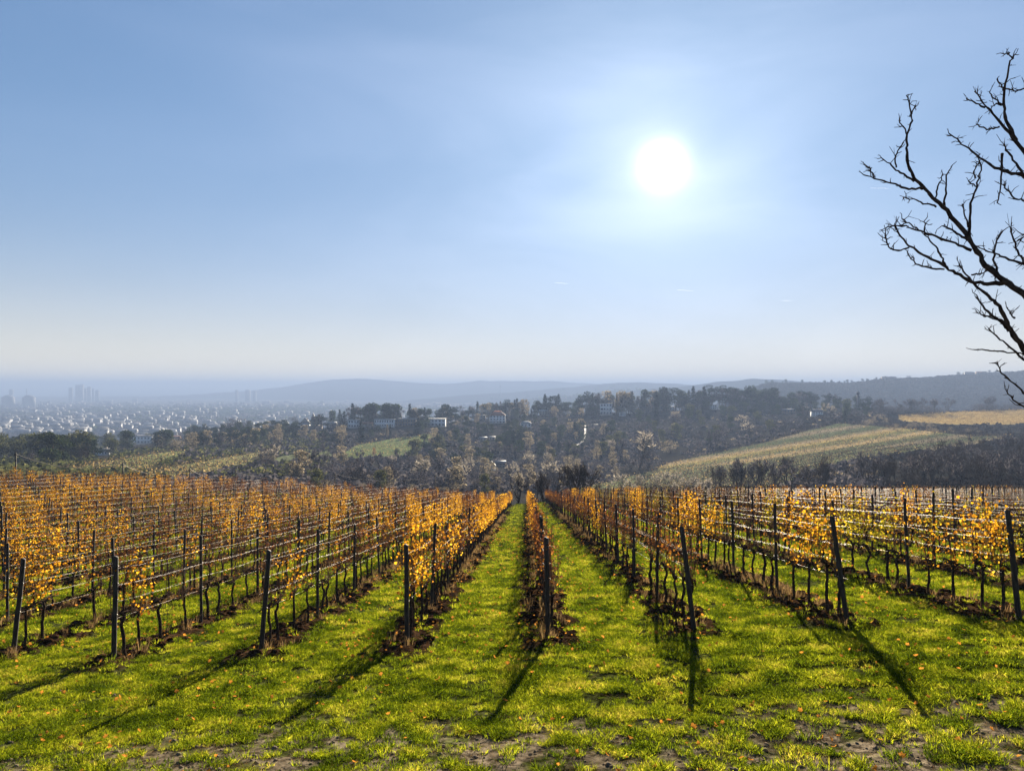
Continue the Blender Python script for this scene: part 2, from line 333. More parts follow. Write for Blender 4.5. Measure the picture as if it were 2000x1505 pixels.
def build_ground():
    rr = [0.0, .6]; 
    while rr[-1] < 40000: rr.append(rr[-1] * (1.0105 if rr[-1] > 3 else 1.05) + .004)
    rr = np.array(rr[1:]); 
    an = np.concatenate([np.linspace(-180, -46, 60)[:-1], np.linspace(-46, 46, 640), np.linspace(46, 180, 60)[1:-1]]) * math.pi / 180
    A, Rr = np.meshgrid(an, rr); X = Rr * np.sin(A); Y = Rr * np.cos(A)
    Z = H(X, Y); nr, na = X.shape
    V = np.stack([X, Y, Z], -1).reshape(-1, 3); V = np.concatenate([V, [[0, 0, float(H(np.array([0.]), np.array([0.]))[0])]]])
    i = np.arange(nr - 1)[:, None] * na; j = np.arange(na)[None, :]; j2 = (j + 1) % na
    q = np.stack([i + j, i + na + j, i + na + j2, i + j2], -1).reshape(-1, 4)
    c = len(V) - 1; jj = np.arange(na); t = np.stack([np.full(na, c), jj, (jj + 1) % na], -1)
    # colours of the ground itself
    x, y, z = V.T; d = np.maximum(y, .5); px = CX + F * x / d; py = HY - F * z / d
    sm = soilmask(x, y)[:, None]; n1 = fbm(x * 3, y * 3, 31)[:, None]; n2 = fbm(x * .5, y * .5, 32)[:, None]; n3 = fbm(x / 40, y / 40, 33)[:, None]
    grass = (1 - n1) * np.array([.012, .015, .004]) + n1 * np.array([.05, .055, .014])
    bare = (.8 + .5 * n1) * np.array([.105, .082, .058])
    bm = (sstep(.30, .50, fbm(x * 3.4, y * 3.4, 35, 4)) * .85 * (1 - sstep(7.9, 9.8, y + (n2[:, 0] - .5) * 3)))[:, None]
    grass = grass * (1 - bm) + bare * bm
    soil = (.3 + 1.3 * n1) * np.array([.026, .0145, .0075])
    col = grass * (1 - sm) + soil * sm
    wood = (.6 + .8 * n3) * np.array([.024, .022, .018])
    w = sstep(0, 12, y - dend(x))[:, None] * (y > 0)[:, None]
    col = col * (1 - w) + wood * w
    n4 = fbm(x / 5, y / 5, 36)[:, None]
    for nm, poly, cc, (d0, d1) in FIELDS:
        m = inpoly(px, py, poly) & (y > d0) & (y < d1)
        st = 1.
        if nm in ('stubble',):
            # broad strips of differently turned vines follow the slope
            v = (py + .155 * px); s1 = np.exp(-((v - 1113) / 4.5) ** 2) + .8 * np.exp(-((v - 1127) / 4.) ** 2)
            bw = (.5 + .5 * np.sin(v * 2 * np.pi / 17. + 1.2 * fbm(px / 150, py / 60, 90)))[:, None] ** 1.5 if v.ndim == 1 else .5; base = (np.array([.075, .095, .048])[None] * (1 - bw) + np.array([.20, .165, .11])[None] * bw) * (.75 + .5 * n4) ; col = np.where(m[:, None], base + s1[:, None] * np.array([.15, .10, .02]) * n4 * 1.6, col)
        else: col = np.where(m[:, None], np.array(cc)[None] * (.65 + .7 * n4), col)
    pl = sstep(1300, 1900, y)[:, None]
    plain = (.5 + n3) * np.array([.075, .068, .055]); hillc = np.array([.022, .026, .024]) * (.6 + .8 * n3)
    far = np.where((z > -92)[:, None], hillc, plain); col = col * (1 - pl) + far * pl
    return V, [q, t], np.clip(col, 0, 1)
m, t_, Nn, Ln = newmat('ground')
at = Nn('ShaderNodeAttribute'); at.attribute_name = 'gcol'
ge = Nn('ShaderNodeNewGeometry'); n1 = Nn('ShaderNodeTexNoise'); n1.inputs['Scale'].default_value = 9; n1.inputs['Detail'].default_value = 8; Ln(ge.outputs['Position'], n1.inputs[0])
n2 = Nn('ShaderNodeTexNoise'); n2.inputs['Scale'].default_value = .35; n2.inputs['Detail'].default_value = 6; Ln(ge.outputs['Position'], n2.inputs[0])
rr1 = ramp(Nn, [(.35, (.25, .25, .25)), (.68, (1.8, 1.8, 1.8))]); Ln(n1.outputs[0], rr1.inputs[0])
rr2 = ramp(Nn, [(.3, (.6, .6, .6)), (.7, (1.35, 1.35, 1.35))]); Ln(n2.outputs[0], rr2.inputs[0])
mx1 = Nn('ShaderNodeMix'); mx1.data_type = 'RGBA'; mx1.blend_type = 'MULTIPLY'; mx1.inputs[0].default_value = 1; Ln(at.outputs['Color'], mx1.inputs['A']); Ln(rr1.outputs[0], mx1.inputs['B'])
mx2 = Nn('ShaderNodeMix'); mx2.data_type = 'RGBA'; mx2.blend_type = 'MULTIPLY'; mx2.inputs[0].default_value = 1; Ln(mx1.outputs['Result'], mx2.inputs['A']); Ln(rr2.outputs[0], mx2.inputs['B'])
bs = Nn('ShaderNodeBsdfPrincipled'); bs.inputs['Roughness'].default_value = 1; bs.inputs['Specular IOR Level'].default_value = 0
bp = Nn('ShaderNodeBump'); bp.inputs['Strength'].default_value = .7; bp.inputs['Distance'].default_value = .05; Ln(n1.outputs[0], bp.inputs['Height']); Ln(bp.outputs[0], bs.inputs['Normal'])
Ln(mx2.outputs['Result'], bs.inputs['Base Color']); oo = Nn('ShaderNodeOutputMaterial'); Ln(bs.outputs[0], oo.inputs[0]); M['ground'] = m
V, FF, GC = build_ground()
me = mesh_np('ground', V, FF, M['ground'], True)
a = me.color_attributes.new('gcol', 'FLOAT_COLOR', 'POINT'); a.data.foreach_set('color', np.concatenate([GC, np.ones((len(GC), 1))], 1).astype(np.float32).ravel())
tag(obj('ground', me), kind='structure')

# ------------------------------------------------------------------ scattering for what nobody could count
def scatter(name, P, rz, sc, ix, protos, tilt=None):
    col = bpy.data.collections.new(name + '_pieces')
    for i, p in enumerate(protos): p.name = '%s_piece_%02d' % (name, i); col.objects.link(p)
    n = len(P); me = bpy.data.meshes.new(name); me.vertices.add(n); me.vertices.foreach_set('co', np.asarray(P, np.float32).ravel())
    rot = np.zeros((n, 3), np.float32); rot[:, 2] = rz
    if tilt is not None: rot[:, :2] = tilt
    a = me.attributes.new('rot', 'FLOAT_VECTOR', 'POINT'); a.data.foreach_set('vector', rot.ravel())
    sc = np.asarray(sc, np.float32); sc = np.repeat(sc[:, None], 3, 1) if sc.ndim == 1 else sc
    a = me.attributes.new('sc', 'FLOAT_VECTOR', 'POINT'); a.data.foreach_set('vector', np.ascontiguousarray(sc).ravel())
    a = me.attributes.new('ix', 'INT', 'POINT'); a.data.foreach_set('value', np.asarray(ix, np.int32))
    o = obj(name, me)
    g = bpy.data.node_groups.new(name, 'GeometryNodeTree')
    g.interface.new_socket('Geometry', in_out='INPUT', socket_type='NodeSocketGeometry'); g.interface.new_socket('Geometry', in_out='OUTPUT', socket_type='NodeSocketGeometry')
    gi = g.nodes.new('NodeGroupInput'); go = g.nodes.new('NodeGroupOutput'); ci = g.nodes.new('GeometryNodeCollectionInfo')
    ci.inputs['Collection'].default_value = col; ci.inputs['Separate Children'].default_value = True; ci.inputs['Reset Children'].default_value = True
    ip = g.nodes.new('GeometryNodeInstanceOnPoints'); ip.inputs['Pick Instance'].default_value = True
    def na(nm, ty):
        x = g.nodes.new('GeometryNodeInputNamedAttribute'); x.data_type = ty; x.inputs['Name'].default_value = nm; return x.outputs['Attribute']
    l = g.links.new; l(gi.outputs[0], ip.inputs['Points']); l(ci.outputs[0], ip.inputs['Instance']); l(na('ix', 'INT'), ip.inputs['Instance Index'])
    l(na('rot', 'FLOAT_VECTOR'), ip.inputs['Rotation']); l(na('sc', 'FLOAT_VECTOR'), ip.inputs['Scale']); l(ip.outputs[0], go.inputs[0])
    md = o.modifiers.new('scatter', 'NODES'); md.node_group = g
    return tag(o, kind='stuff')

def blades(n, h, w, spread, lean, seed, mat, name='blades'):
    r = np.random.default_rng(seed); mb = MB(); a = r.uniform(0, 2 * np.pi, n); q = np.sqrt(r.uniform(0, 1, n)) * spread
    B = np.stack([np.cos(a) * q, np.sin(a) * q, np.full(n, -.012)], 1); hh = h * r.uniform(.45, 1.1, n); ld = a + r.normal(0, .8, n)
    ln = lean * r.uniform(.2, 1.2, n) * hh; D = np.stack([np.cos(ld), np.sin(ld), np.zeros(n)], 1); fa = r.uniform(0, 2 * np.pi, n)
    S = np.stack([np.cos(fa), np.sin(fa), np.zeros(n)], 1) * (w * r.uniform(.6, 1.2, n))[:, None]
    Mi = B + D * (ln * .35)[:, None]; Mi[:, 2] = hh * .6; T = B + D * ln[:, None]; T[:, 2] = hh * (1 - .25 * lean)
    V = np.stack([B - S, B + S, Mi + S * .8, Mi - S * .8, T], 1).reshape(-1, 3); k = np.arange(n)[:, None] * 5
    mb.add(V, k + np.array([[0, 1, 2, 3]]), k + np.array([[3, 2, 4]])); return obj(name, mb.mesh(name, mat), link=False)

def sample_wedge(d0, d1, dens, margin=1.2):
    n = int((d1 ** 2 - d0 ** 2) * .5 * 2 * .76 * dens)
    d = np.sqrt(rng.uniform(d0 ** 2, d1 ** 2, n)); x = rng.uniform(-.76, .76, n) * d + rng.uniform(-margin, margin, n)
    return x, d
# grass
gp = [blades(30, .085, .0032, .055, .9, 100 + i, M['grass']) for i in range(5)] + [blades(26, .12, .0034, .05, 1.1, 110 + i, M['grass']) for i in range(3)]
GX, GY, GS = [], [], []
for d0, d1, den, sc in ((5.6, 10, 330, 1.0), (10, 16, 230, 1.1), (16, 27, 95, 1.5), (27, 48, 26, 2.3), (48, 116, 5, 4.2)):
    x, y = sample_wedge(d0, d1, den); sm = soilmask(x, y)
    fq = 3.6 / sc; clump = .6 * fbm(x * fq, y * fq, 41, 2) + .4 * fbm(x * fq * 2.2, y * fq * 2.2, 42, 2); clump = np.clip((clump - .5) * 1.7 + .5, 0, 1); front = 1 - sstep(7.8, 9.9, y + (fbm(x * .5, y * .5, 32) - .5) * 3); bare = sstep(.52, .62, fbm(x * 3.4, y * 3.4, 35, 4)) * front; cl2 = fbm(x * 6.5, y * 6.5, 48, 2); tuftm = 1 - front * (1 - sstep(.47, .53, cl2)) * .96
    keep = (rng.uniform(0, 1, len(x)) < (1 - .93 * sm) * (1 - .8 * bare) * tuftm * (.22 + .78 * sstep(.30, .55, clump))) & (y < dend(x) + 4)
    x, y, clump = x[keep], y[keep], clump[keep]
    GX.append(x); GY.append(y); s = sc * np.clip(.35 + 1.25 * clump + rng.normal(0, .12, len(x)), .35, 1.7)
    GS.append(np.stack([s, s, s * (.7 if sc < 2 else .5 if sc < 3 else .33)], 1))
GX = np.concatenate(GX); GY = np.concatenate(GY); GS = np.concatenate(GS)
scatter('grass', np.stack([GX, GY, H(GX, GY)], 1), rng.uniform(0, 6.28, len(GX)), GS, rng.integers(0, 8, len(GX)), gp)
bpy.data.objects['grass']['label'] = 'short sunlit green grass between the vine rows'
# dry weeds along the rows
wp = [blades(30, .26, .003, .09, .7, 200 + i, M['dry']) for i in range(4)]
def row_pts(n, t0, t1, wid):
    k = rng.integers(-19, 31, n); t = np.sqrt(rng.uniform(t0 ** 2, t1 ** 2, n)); s = S0 + SP * k + rng.normal(0, wid, n)
    x = s * EL[0] + t * ER[0]; y = s * EL[1] + t * ER[1]; u = np.abs(x / y) < .8; st = np.array([row_start(int(q)) for q in k]); u &= (t > st - .4) & (y < dend(x))
    return x[u], y[u]
x, y = row_pts(60000, 12, 70, .20); w = rng.uniform(0, 1, len(x)) < .16 + .8 * sstep(.5, .65, fbm(x * .8, y * .8, 44)); x, y = x[w], y[w]
scatter('dry_weeds', np.stack([x, y, H(x, y)], 1), rng.uniform(0, 6.28, len(x)), rng.uniform(.5, 1.3, len(x)), rng.integers(0, 4, len(x)), wp)
bpy.data.objects['dry_weeds']['label'] = 'dry tan weeds growing at the feet of the vines'
# clods of turned soil along the rows
def clod(seed):
    r = np.random.default_rng(seed); mb = MB(); n, mm = 7, 9; th = np.linspace(0, np.pi, n); ph = np.arange(mm) / mm * 2 * np.pi
    P = np.stack([np.outer(np.sin(th), np.cos(ph)), np.outer(np.sin(th), np.sin(ph)), np.outer(np.cos(th), np.ones(mm))], -1)
    P = P * (1 + r.normal(0, .17, (n, mm, 1))); P[0] = P[0, 0]; P[-1] = P[-1, 0]; P[..., 2] *= .65
    i = np.arange(n - 1)[:, None] * mm; j = np.arange(mm)[None]; q = np.stack([i + j, i + mm + j, i + mm + (j + 1) % mm, i + (j + 1) % mm], -1).reshape(-1, 4)
    mb.add(P.reshape(-1, 3), q); return obj('clod', mb.mesh('clod', M['clod']), link=False)
x, y = row_pts(170000, 12, 80, .27); w = rng.uniform(0, 1, len(x)) < np.clip(1.3 - y / 70, .1, 1) * (soilmask(x, y) > .25); x, y = x[w], y[w]
scatter('soil_clods', np.stack([x, y, H(x, y) + .005], 1), rng.uniform(0, 6.28, len(x)), .02 + .10 * rng.uniform(0, 1, len(x)) ** 2.8 + y * .0005, rng.integers(0, 5, len(x)), [clod(300 + i) for i in range(5)])
bpy.data.objects['soil_clods']['label'] = 'dark lumps of turned soil along the vine rows'
x, y = sample_wedge(5.8, 12, 110); w = rng.uniform(0, 1, len(x)) < .05 + .95 * (1 - sstep(8, 10, y)); x, y = x[w], y[w]
gm = solid('earth crumbs', (.06, .045, .032), (.17, .14, .105), 14, 1, bump=.5, spec=0); cr_ = [clod(340 + i) for i in range(4)]
for c_ in cr_: c_.data.materials.clear(); c_.data.materials.append(gm)
scatter('earth_crumbs', np.stack([x, y, H(x, y)], 1), rng.uniform(0, 6.28, len(x)), .006 + .030 * rng.uniform(0, 1, len(x)) ** 3, rng.integers(0, 4, len(x)), cr_)
bpy.data.objects['earth_crumbs']['label'] = 'crumbs of dry earth on the worn patches in front'
# straw and small debris on the worn ground in front
sp_ = [blades(7, .09, .0022, .05, 3.2, 260 + i, M['dry']) for i in range(4)]
x, y = sample_wedge(5.8, 14, 60); w = rng.uniform(0, 1, len(x)) < .10 + .6 * (1 - sstep(8, 10.5, y)); x, y = x[w], y[w]
scatter('dry_straw', np.stack([x, y, H(x, y) + .012], 1), rng.uniform(0, 6.28, len(x)), np.stack([np.ones(len(x)), np.ones(len(x)), np.full(len(x), .35)], 1) * rng.uniform(.5, 1.3, (len(x), 1)), rng.integers(0, 4, len(x)), sp_)
bpy.data.objects['dry_straw']['label'] = 'dry straw lying on the worn ground in front'
# fallen leaves
LOBE = [(0, -.5), (.25, -.35), (.55, -.3), (.42, -.02), (.62, .3), (.3, .25), (.05, .7), (-.25, .28), (-.6, .32), (-.42, 0), (-.55, -.32), (-.22, -.34)]
def leaf_proto(seed, mat, size=.05):
    r = np.random.default_rng(seed); mb = MB(); P = np.array(LOBE) * (1 + r.normal(0, .08, (12, 2)))
    V = np.concatenate([[[0, 0, .0]], np.concatenate([P, (.25 + r.uniform(-.15, .3, 12))[:, None] * np.abs(P[:, :1]) + .1 * np.abs(P[:, 1:2])], 1)]) * size
    mb.add(V, None, [[0, 1 + i, 1 + (i + 1) % 12] for i in range(12)]); return obj('leaf', mb.mesh('leaf', mat), link=False)
def fallmat():
    return M['fallen']
x, y = sample_wedge(6, 50, 7); w = rng.uniform(0, 1, len(x)) < .25 + .75 * sstep(.45, .65, fbm(x * .4, y * .4, 47)); x, y = x[w], y[w]
x2, y2 = row_pts(16000, 12, 50, .5); x = np.concatenate([x, x2]); y = np.concatenate([y, y2]); n = len(x)
scatter('fallen_leaves', np.stack([x, y, H(x, y) + .035 + .05 * (soilmask(x, y) < .5) * (y > 8)], 1), rng.uniform(0, 6.28, n), rng.uniform(.5, 1.15, n) * (1 + y * .01), rng.integers(0, 6, n), [leaf_proto(400 + i, M['fallen']) for i in range(6)], tilt=rng.normal(0, .5, (n, 2)))
bpy.data.objects['fallen_leaves']['label'] = 'orange and tan fallen leaves scattered on the grass'

# ------------------------------------------------------------------ grapevines and their trellis
def vine_meshes(kind, seed):
    r = np.random.default_rng(seed); tr = MB(); cn = MB(); lf = MB()
    hh = .78 + r.uniform(-.06, .05); bend = r.normal(0, .028, 4)
    P = np.array([[0, 0, -.1], [bend[0] * .5, 0.0, .15], [bend[1], bend[0], .38], [bend[2] * .8, bend[1], .6], [0, 0, hh]])
    t = np.linspace(0, 1, 9); P = np.stack([np.interp(t, np.linspace(0, 1, 5), P[:, i]) for i in range(3)], 1); P[1:-1] += r.normal(0, .008, (7, 3))
    tr.tube(P, np.linspace(.030, .022, 9) * r.uniform(.9, 1.25) * (1 + r.normal(0, .08, 9)), 7)
    for s in (-1, 1):   # cordon arms along the lowest wire (local y runs along the row)
        A = np.array([[0, 0, hh - .05], [r.normal(0, .02), s * .13, hh + .06], [r.normal(0, .02), s * .3, hh + .05], [r.normal(0, .02), s * .46, hh + .02]])
        tr.tube(A, [.02, .016, .013, .009], 5)
    for i in range(8): tr.tube([[0, r.uniform(-.4, .4), hh], [r.normal(0, .03), r.uniform(-.4, .4), hh + .09]], [.014, .008], 4)
    nsh = {'gold': 11, 'mixed': 11, 'brown': 13, 'bare': 9, 'lime': 10}[kind]; pts = []
    for i in range(nsh):
        y0 = r.uniform(-.45, .45); top = r.uniform(1.35, 2.0); n = 6; zz = np.linspace(hh + .03, top, n)
        xs = np.cumsum(r.normal(0, .025, n)); ys = y0 + np.cumsum(r.normal(0, .03, n)); Q = np.stack([xs, ys, zz], 1)
        cn.tube(Q, np.linspace(.006, .0035, n), 4, False); pts.append(Q)
        if r.uniform() < .5:
            k = r.integers(1, 5); e = Q[k] + np.array([r.normal(0, .12), r.normal(0, .15), r.uniform(-.1, .15)]); cn.tube([Q[k], (Q[k] + e) / 2 + [0, 0, .03], e], [.004, .003, .0025], 3, False)
    nl = {'gold': 180, 'mixed': 100, 'brown': 110, 'bare': 16, 'lime': 130}[kind]
    sz = {'gold': .037, 'mixed': .035, 'brown': .029, 'bare': .027, 'lime': .038}[kind]
    nc = {'gold': 6, 'mixed': 6, 'brown': 7, 'bare': 4, 'lime': 6}[kind]
    cc = np.stack([r.normal(0, .09, nc), r.uniform(-.42, .42, nc), r.uniform(.95, 1.45 if kind in ('lime', 'bare') else 1.75, nc)], 1)
    for i in range(nl):
        if r.uniform() < .72: c = cc[r.integers(nc)] + r.normal(0, 1, 3) * [.09, .12, .16]
        else: Q = pts[r.integers(nsh)]; c = Q[r.integers(6)] + r.normal(0, .06, 3)
        c[2] = max(c[2], .72)
        d = r.normal(0, 1, 3); d[2] -= 1.2; d /= np.linalg.norm(d)      # leaves hang
        u = np.cross(d, r.normal(0, 1, 3)); u /= np.linalg.norm(u) + 1e-6; nrm = np.cross(d, u); s = sz * r.uniform(.6, 1.25)
        pl = np.array([(0, -.6), (.55, -.45), (.75, .1), (.35, .35), (0, .85), (-.35, .35), (-.75, .1), (-.55, -.45)]) * s
        curl = (r.uniform(.1, .5) if kind in ('gold', 'lime', 'mixed') else r.uniform(.5, 1.2))
        V = c + pl[:, :1] * u + pl[:, 1:] * d + (np.abs(pl[:, :1]) * curl) * nrm
        V = np.concatenate([[c - .1 * s * nrm], V]); lf.add(V, [[0, 1, 2, 3], [0, 3, 4, 5], [0, 5, 6, 7], [0, 7, 8, 1]] if False else [[0, 8, 1, 2], [0, 2, 3, 4], [0, 4, 5, 6], [0, 6, 7, 8]])
    lm = {'gold': M['gold'], 'mixed': M['mixed'], 'brown': M['brown'], 'bare': M['mixed'], 'lime': M['lime']}[kind]
    return tr.mesh('trunk', M['bark'], True), cn.mesh('canes', M['cane']), lf.mesh('foliage', lm)
KINDS = ['gold', 'mixed', 'brown', 'bare', 'lime']; NV = 4
VM = {k: [vine_meshes(k, 500 + 50 * i + j) for j in range(NV)] for i, k in enumerate(KINDS)}
def join_meshes(name, mes):
    V = []; q = []; t = []; mi = []; n = 0; mats = []; tq = []; 
    polys = []
    for m_i, me in enumerate(mes):
        v = np.empty(len(me.vertices) * 3, np.float32); me.vertices.foreach_get('co', v); V.append(v.reshape(-1, 3))
        lt = np.empty(len(me.polygons), np.int32); me.polygons.foreach_get('loop_total', lt); vi = np.empty(len(me.loops), np.int32); me.loops.foreach_get('vertex_index', vi)
        ls = np.empty(len(me.polygons), np.int32); me.polygons.foreach_get('loop_start', ls)
        for kk in (4, 3):
            s = ls[lt == kk]
            if len(s): polys.append((vi[s[:, None] + np.arange(kk)[None]] + n, m_i))
        n += len(me.vertices)
    o = mesh_np(name, np.concatenate(V), [p for p, _ in polys])
    for me in mes: o.materials.append(me.materials[0])
    o.polygons.foreach_set('material_index', np.concatenate([np.full(len(p), i, np.int32) for p, i in polys])); return o

def vine_kind(k, t, r):
    n = float(fbm(np.array([k * .9 + 3.1]), np.array([t * .16]), 61, 3)[0]); u = r.random()
    if k == 0: return ('brown' if u < .8 else 'mixed') if t < 30 else ('gold' if u < .45 else 'brown' if u < .8 else 'mixed')
    if k == -1: return 'gold' if t < 15.6 else ('gold' if 19 < t < 23 and u < .8 else ('mixed' if u < .45 else 'brown')) if t < 27 else ('gold' if n > .5 or u < .3 else 'brown')
    if k == -2: return 'gold' if t < 15.9 and t > 14.4 else ('bare' if t < 18 else ('gold' if n > .52 else ('mixed' if u < .4 else 'brown')))
    if k == -3: return 'gold' if 14.0 < t < 14.6 else ('bare' if t < 20 else ('gold' if n > .56 else ('bare' if u < .4 else 'brown')))
    if k == 1: return ('brown' if u < .85 else 'mixed') if t < 27 else ('gold' if 30 < t < 33 else ('brown' if u < .75 else 'mixed'))
    if k == 2: return 'gold' if 13.9 < t < 16.0 else ('bare' if t < 22 else ('gold' if n > .62 else 'brown' if u < .4 else 'bare'))
    if k == 3: return ('gold' if t < 16.2 else 'lime' if u < .6 else 'mixed') if t < 19 else ('lime' if u < .2 else 'gold' if n > .62 else 'bare')
    if k > 3: return ('gold' if u < .7 else 'lime') if n > (.60 if t < 24 else .70) else ('lime' if u < (.34 if t < 26 else .05) else 'bare' if u < .92 else 'mixed')
    return ('gold' if u < .75 else 'mixed') if n > (.56 if t < 24 else .545) else ('mixed' if u < .35 else 'brown' if u < .8 else 'bare')
def zrow(s, t):
    x = s * EL[0] + t * ER[0]; y = s * EL[1] + t * ER[1]; return x, y, float(H(np.array([x]), np.array([y]))[0])
ORD = lambda n: '%d%s' % (n, 'th' if 10 < n % 100 < 14 else {1: 'st', 2: 'nd', 3: 'rd'}.get(n % 10, 'th'))
NUM = ['', 'first', 'second', 'third', 'fourth', 'fifth', 'sixth', 'seventh', 'eighth', 'ninth', 'tenth', 'eleventh', 'twelfth', 'thirteenth', 'fourteenth', 'fifteenth', 'sixteenth', 'seventeenth', 'eighteenth', 'nineteenth', 'twentieth']
def rowname(k):
    if k == 0: return 'middle row'
    a = abs(k); return '%s row %s of middle' % (NUM[a] if a < 21 else ORD(a), 'left' if k < 0 else 'right')
LOOK = {'gold': 'golden-leaved', 'mixed': 'rust and gold', 'brown': 'withered reddish-brown', 'bare': 'nearly leafless', 'lime': 'yellow-green'}
rv = random.Random(5)
vines, posts, rows = [], [], []
for k in range(-20, 32):
    s = S0 + SP * k; st = row_start(k); nv = npst = 0; t = st; i = 0; en = float(dend(np.array([s]))[0])
    ends = [None, None]
    while True:
        tt = st + .9 * i + (.45 if i % 4 == 0 else 0)
        x, y, z = zrow(s, tt)
        if y > float(dend(np.array([x]))[0]): break
        vis = abs(x / y) < .735
        if abs(x / y) < .80:
            if i % 4 == 0:
                px_, py_, pz_ = zrow(s + rv.gauss(0, .02), st + .9 * i)
                if vis: npst += 1
                posts.append([px_, py_, pz_, k, npst, i == 0, vis])
                if ends[0] is None: ends[0] = st + .9 * i
                ends[1] = st + .9 * i
            if rv.random() > .04 or tt < 16:
                ov = .45 if i % 4 == 0 else rv.gauss(0, .04)
                x, y, z = zrow(s + rv.gauss(0, .025), st + .9 * i + (.4 if i % 4 == 0 else ov))
                if vis: nv += 1
                vines.append([x, y, z, k, nv, vine_kind(k, st + .9 * i, rv), rv.randrange(NV), rv.choice([0, math.pi]) - RA + rv.gauss(0, .08), rv.uniform(.93, 1.07), vis])
        i += 1
    if ends[0] is not None and ends[1] - ends[0] > 2: rows.append((k, s, ends[0], ends[1]))
def empty(name, loc, rz=0, sc=None):
    e = bpy.data.objects.new(name, None); C.objects.link(e); e.location = loc; e.rotation_euler = (0, 0, rz); e.empty_display_size = .1
    if sc: e.scale = (sc,) * 3 if not isinstance(sc, tuple) else sc
    return e
vines.sort(key=lambda v: (not v[9], v[1]))
for v in vines[:300]:
    x, y, z, k, nv, kd, vr, rz, sc, vis = v
    e = empty('grapevine', (x, y, z), rz, sc); tag(e, '%s vine, %s in view from the near end, %s' % (LOOK[kd], ORD(nv), rowname(k)), 'grapevine', 'grapevines in the near rows')
    for nm, me in zip(('trunk', 'canes', 'foliage'), VM[kd][vr]): obj(nm, me, e)
rest = vines[300:]
vp = [obj('vine', join_meshes('vine', VM[k][j]), link=False) for k in KINDS for j in range(NV)]
P = np.array([[v[0], v[1], v[2]] for v in rest])
scatter('distant_grapevines', P, np.array([v[7] for v in rest]), np.array([v[8] for v in rest]), np.array([KINDS.index(v[5]) * NV + v[6] for v in rest]), vp)
bpy.data.objects['distant_grapevines']['label'] = 'autumn grapevines in the more distant parts of the rows'
# posts
def post_mesh(h, r0, seed):
    r = np.random.default_rng(seed); mb = MB(); z = np.array([-.3, 0, .3, .7, 1.1, 1.5, h - .015, h]); P = np.stack([r.normal(0, .003, 8), r.normal(0, .003, 8), z], 1)
    mb.tube(P, r0 * np.array([1.05, 1.05, 1, 1, .98, .97, .96, .8]), 8); return mb.mesh('post', M['post'])
PM = [post_mesh(1.95 + .04 * i, .035, 700 + i) for i in range(3)]; PE = [post_mesh(1.9, .046, 710)]
def clipm():
    mb = MB()
    for z in (.82, 1.1, 1.4, 1.72): mb.box(-.05, .05, -.012, .012, z - .008, z + .008)
    return mb.mesh('wire_clips', M['steel'])
CLM = clipm()
posts.sort(key=lambda v: (not v[6], v[1]))
TILT = {-4: (-.02, .12), -3: (-.0, .02), -2: (0.02, .07), -1: (0, -.01), 0: (0.0, -.02), 1: (.05, -.11), 2: (.03, -.13), 3: (.02, -.09)}
for q in posts[:300]:
    x, y, z, k, n, end, vis = q
    e = empty('trellis_post', (x, y, z), -RA); ti = TILT.get(k, (0, 0)) if end else (rv.gauss(0, .02), (-.03 if k > 0 else 0) + rv.gauss(0, .025))
    e.rotation_euler = (-ti[0], ti[1], -RA)
    e['label'] = ('dark end post at the near end of the %s' % rowname(k)) if end and vis else 'slim trellis post, %s in view from the near end, %s' % (ORD(n), rowname(k))
    e['category'] = 'post'; e['group'] = 'trellis posts in the near rows'
    obj('post_shaft', PE[0] if end else PM[n % 3], e); obj('wire_clips', CLM, e)
rest = posts[300:]
scatter('distant_trellis_posts', np.array([q[:3] for q in rest]), np.zeros(len(rest)), np.full(len(rest), 1.02), rng.integers(0, 3, len(rest)), [obj('p', m_, link=False) for m_ in PM], tilt=rng.normal(0, .02, (len(rest), 2)))
bpy.data.objects['distant_trellis_posts']['label'] = 'slim posts of the more distant rows'
# wires, one set a row
for k, s, t0, t1 in rows:
    e = empty('trellis_wires', (s * EL[0] + t0 * ER[0], s * EL[1] + t0 * ER[1], zrow(s, t0)[2])); tag(e, 'galvanised trellis wires strung along the %s' % rowname(k), 'wires', 'trellis wires')
    n = int((t1 - t0) / .9) + 1; T = np.linspace(t0, t1, n); o = np.array(e.location)
    for h_, dx in ((.80, 0), (1.12, .035), (1.12, -.035), (1.42, .035), (1.42, -.035), (1.74, .03)):
        X = (s + dx) * EL[0] + T * ER[0]; Y = (s + dx) * EL[1] + T * ER[1]
        zp = Hsmooth(X, Y) + h_ - .035 * np.abs(np.sin((T - row_start(k)) / 3.6 * math.pi)) * (h_ > 1) + .02
        mb = MB(); Pp = np.stack([X, Y, zp], 1) - o; mb.tube(Pp, np.clip(.0011 + .000025 * Y, .0015, .004), 4, False); obj('wire', mb.mesh('wire', M['steel']), e)

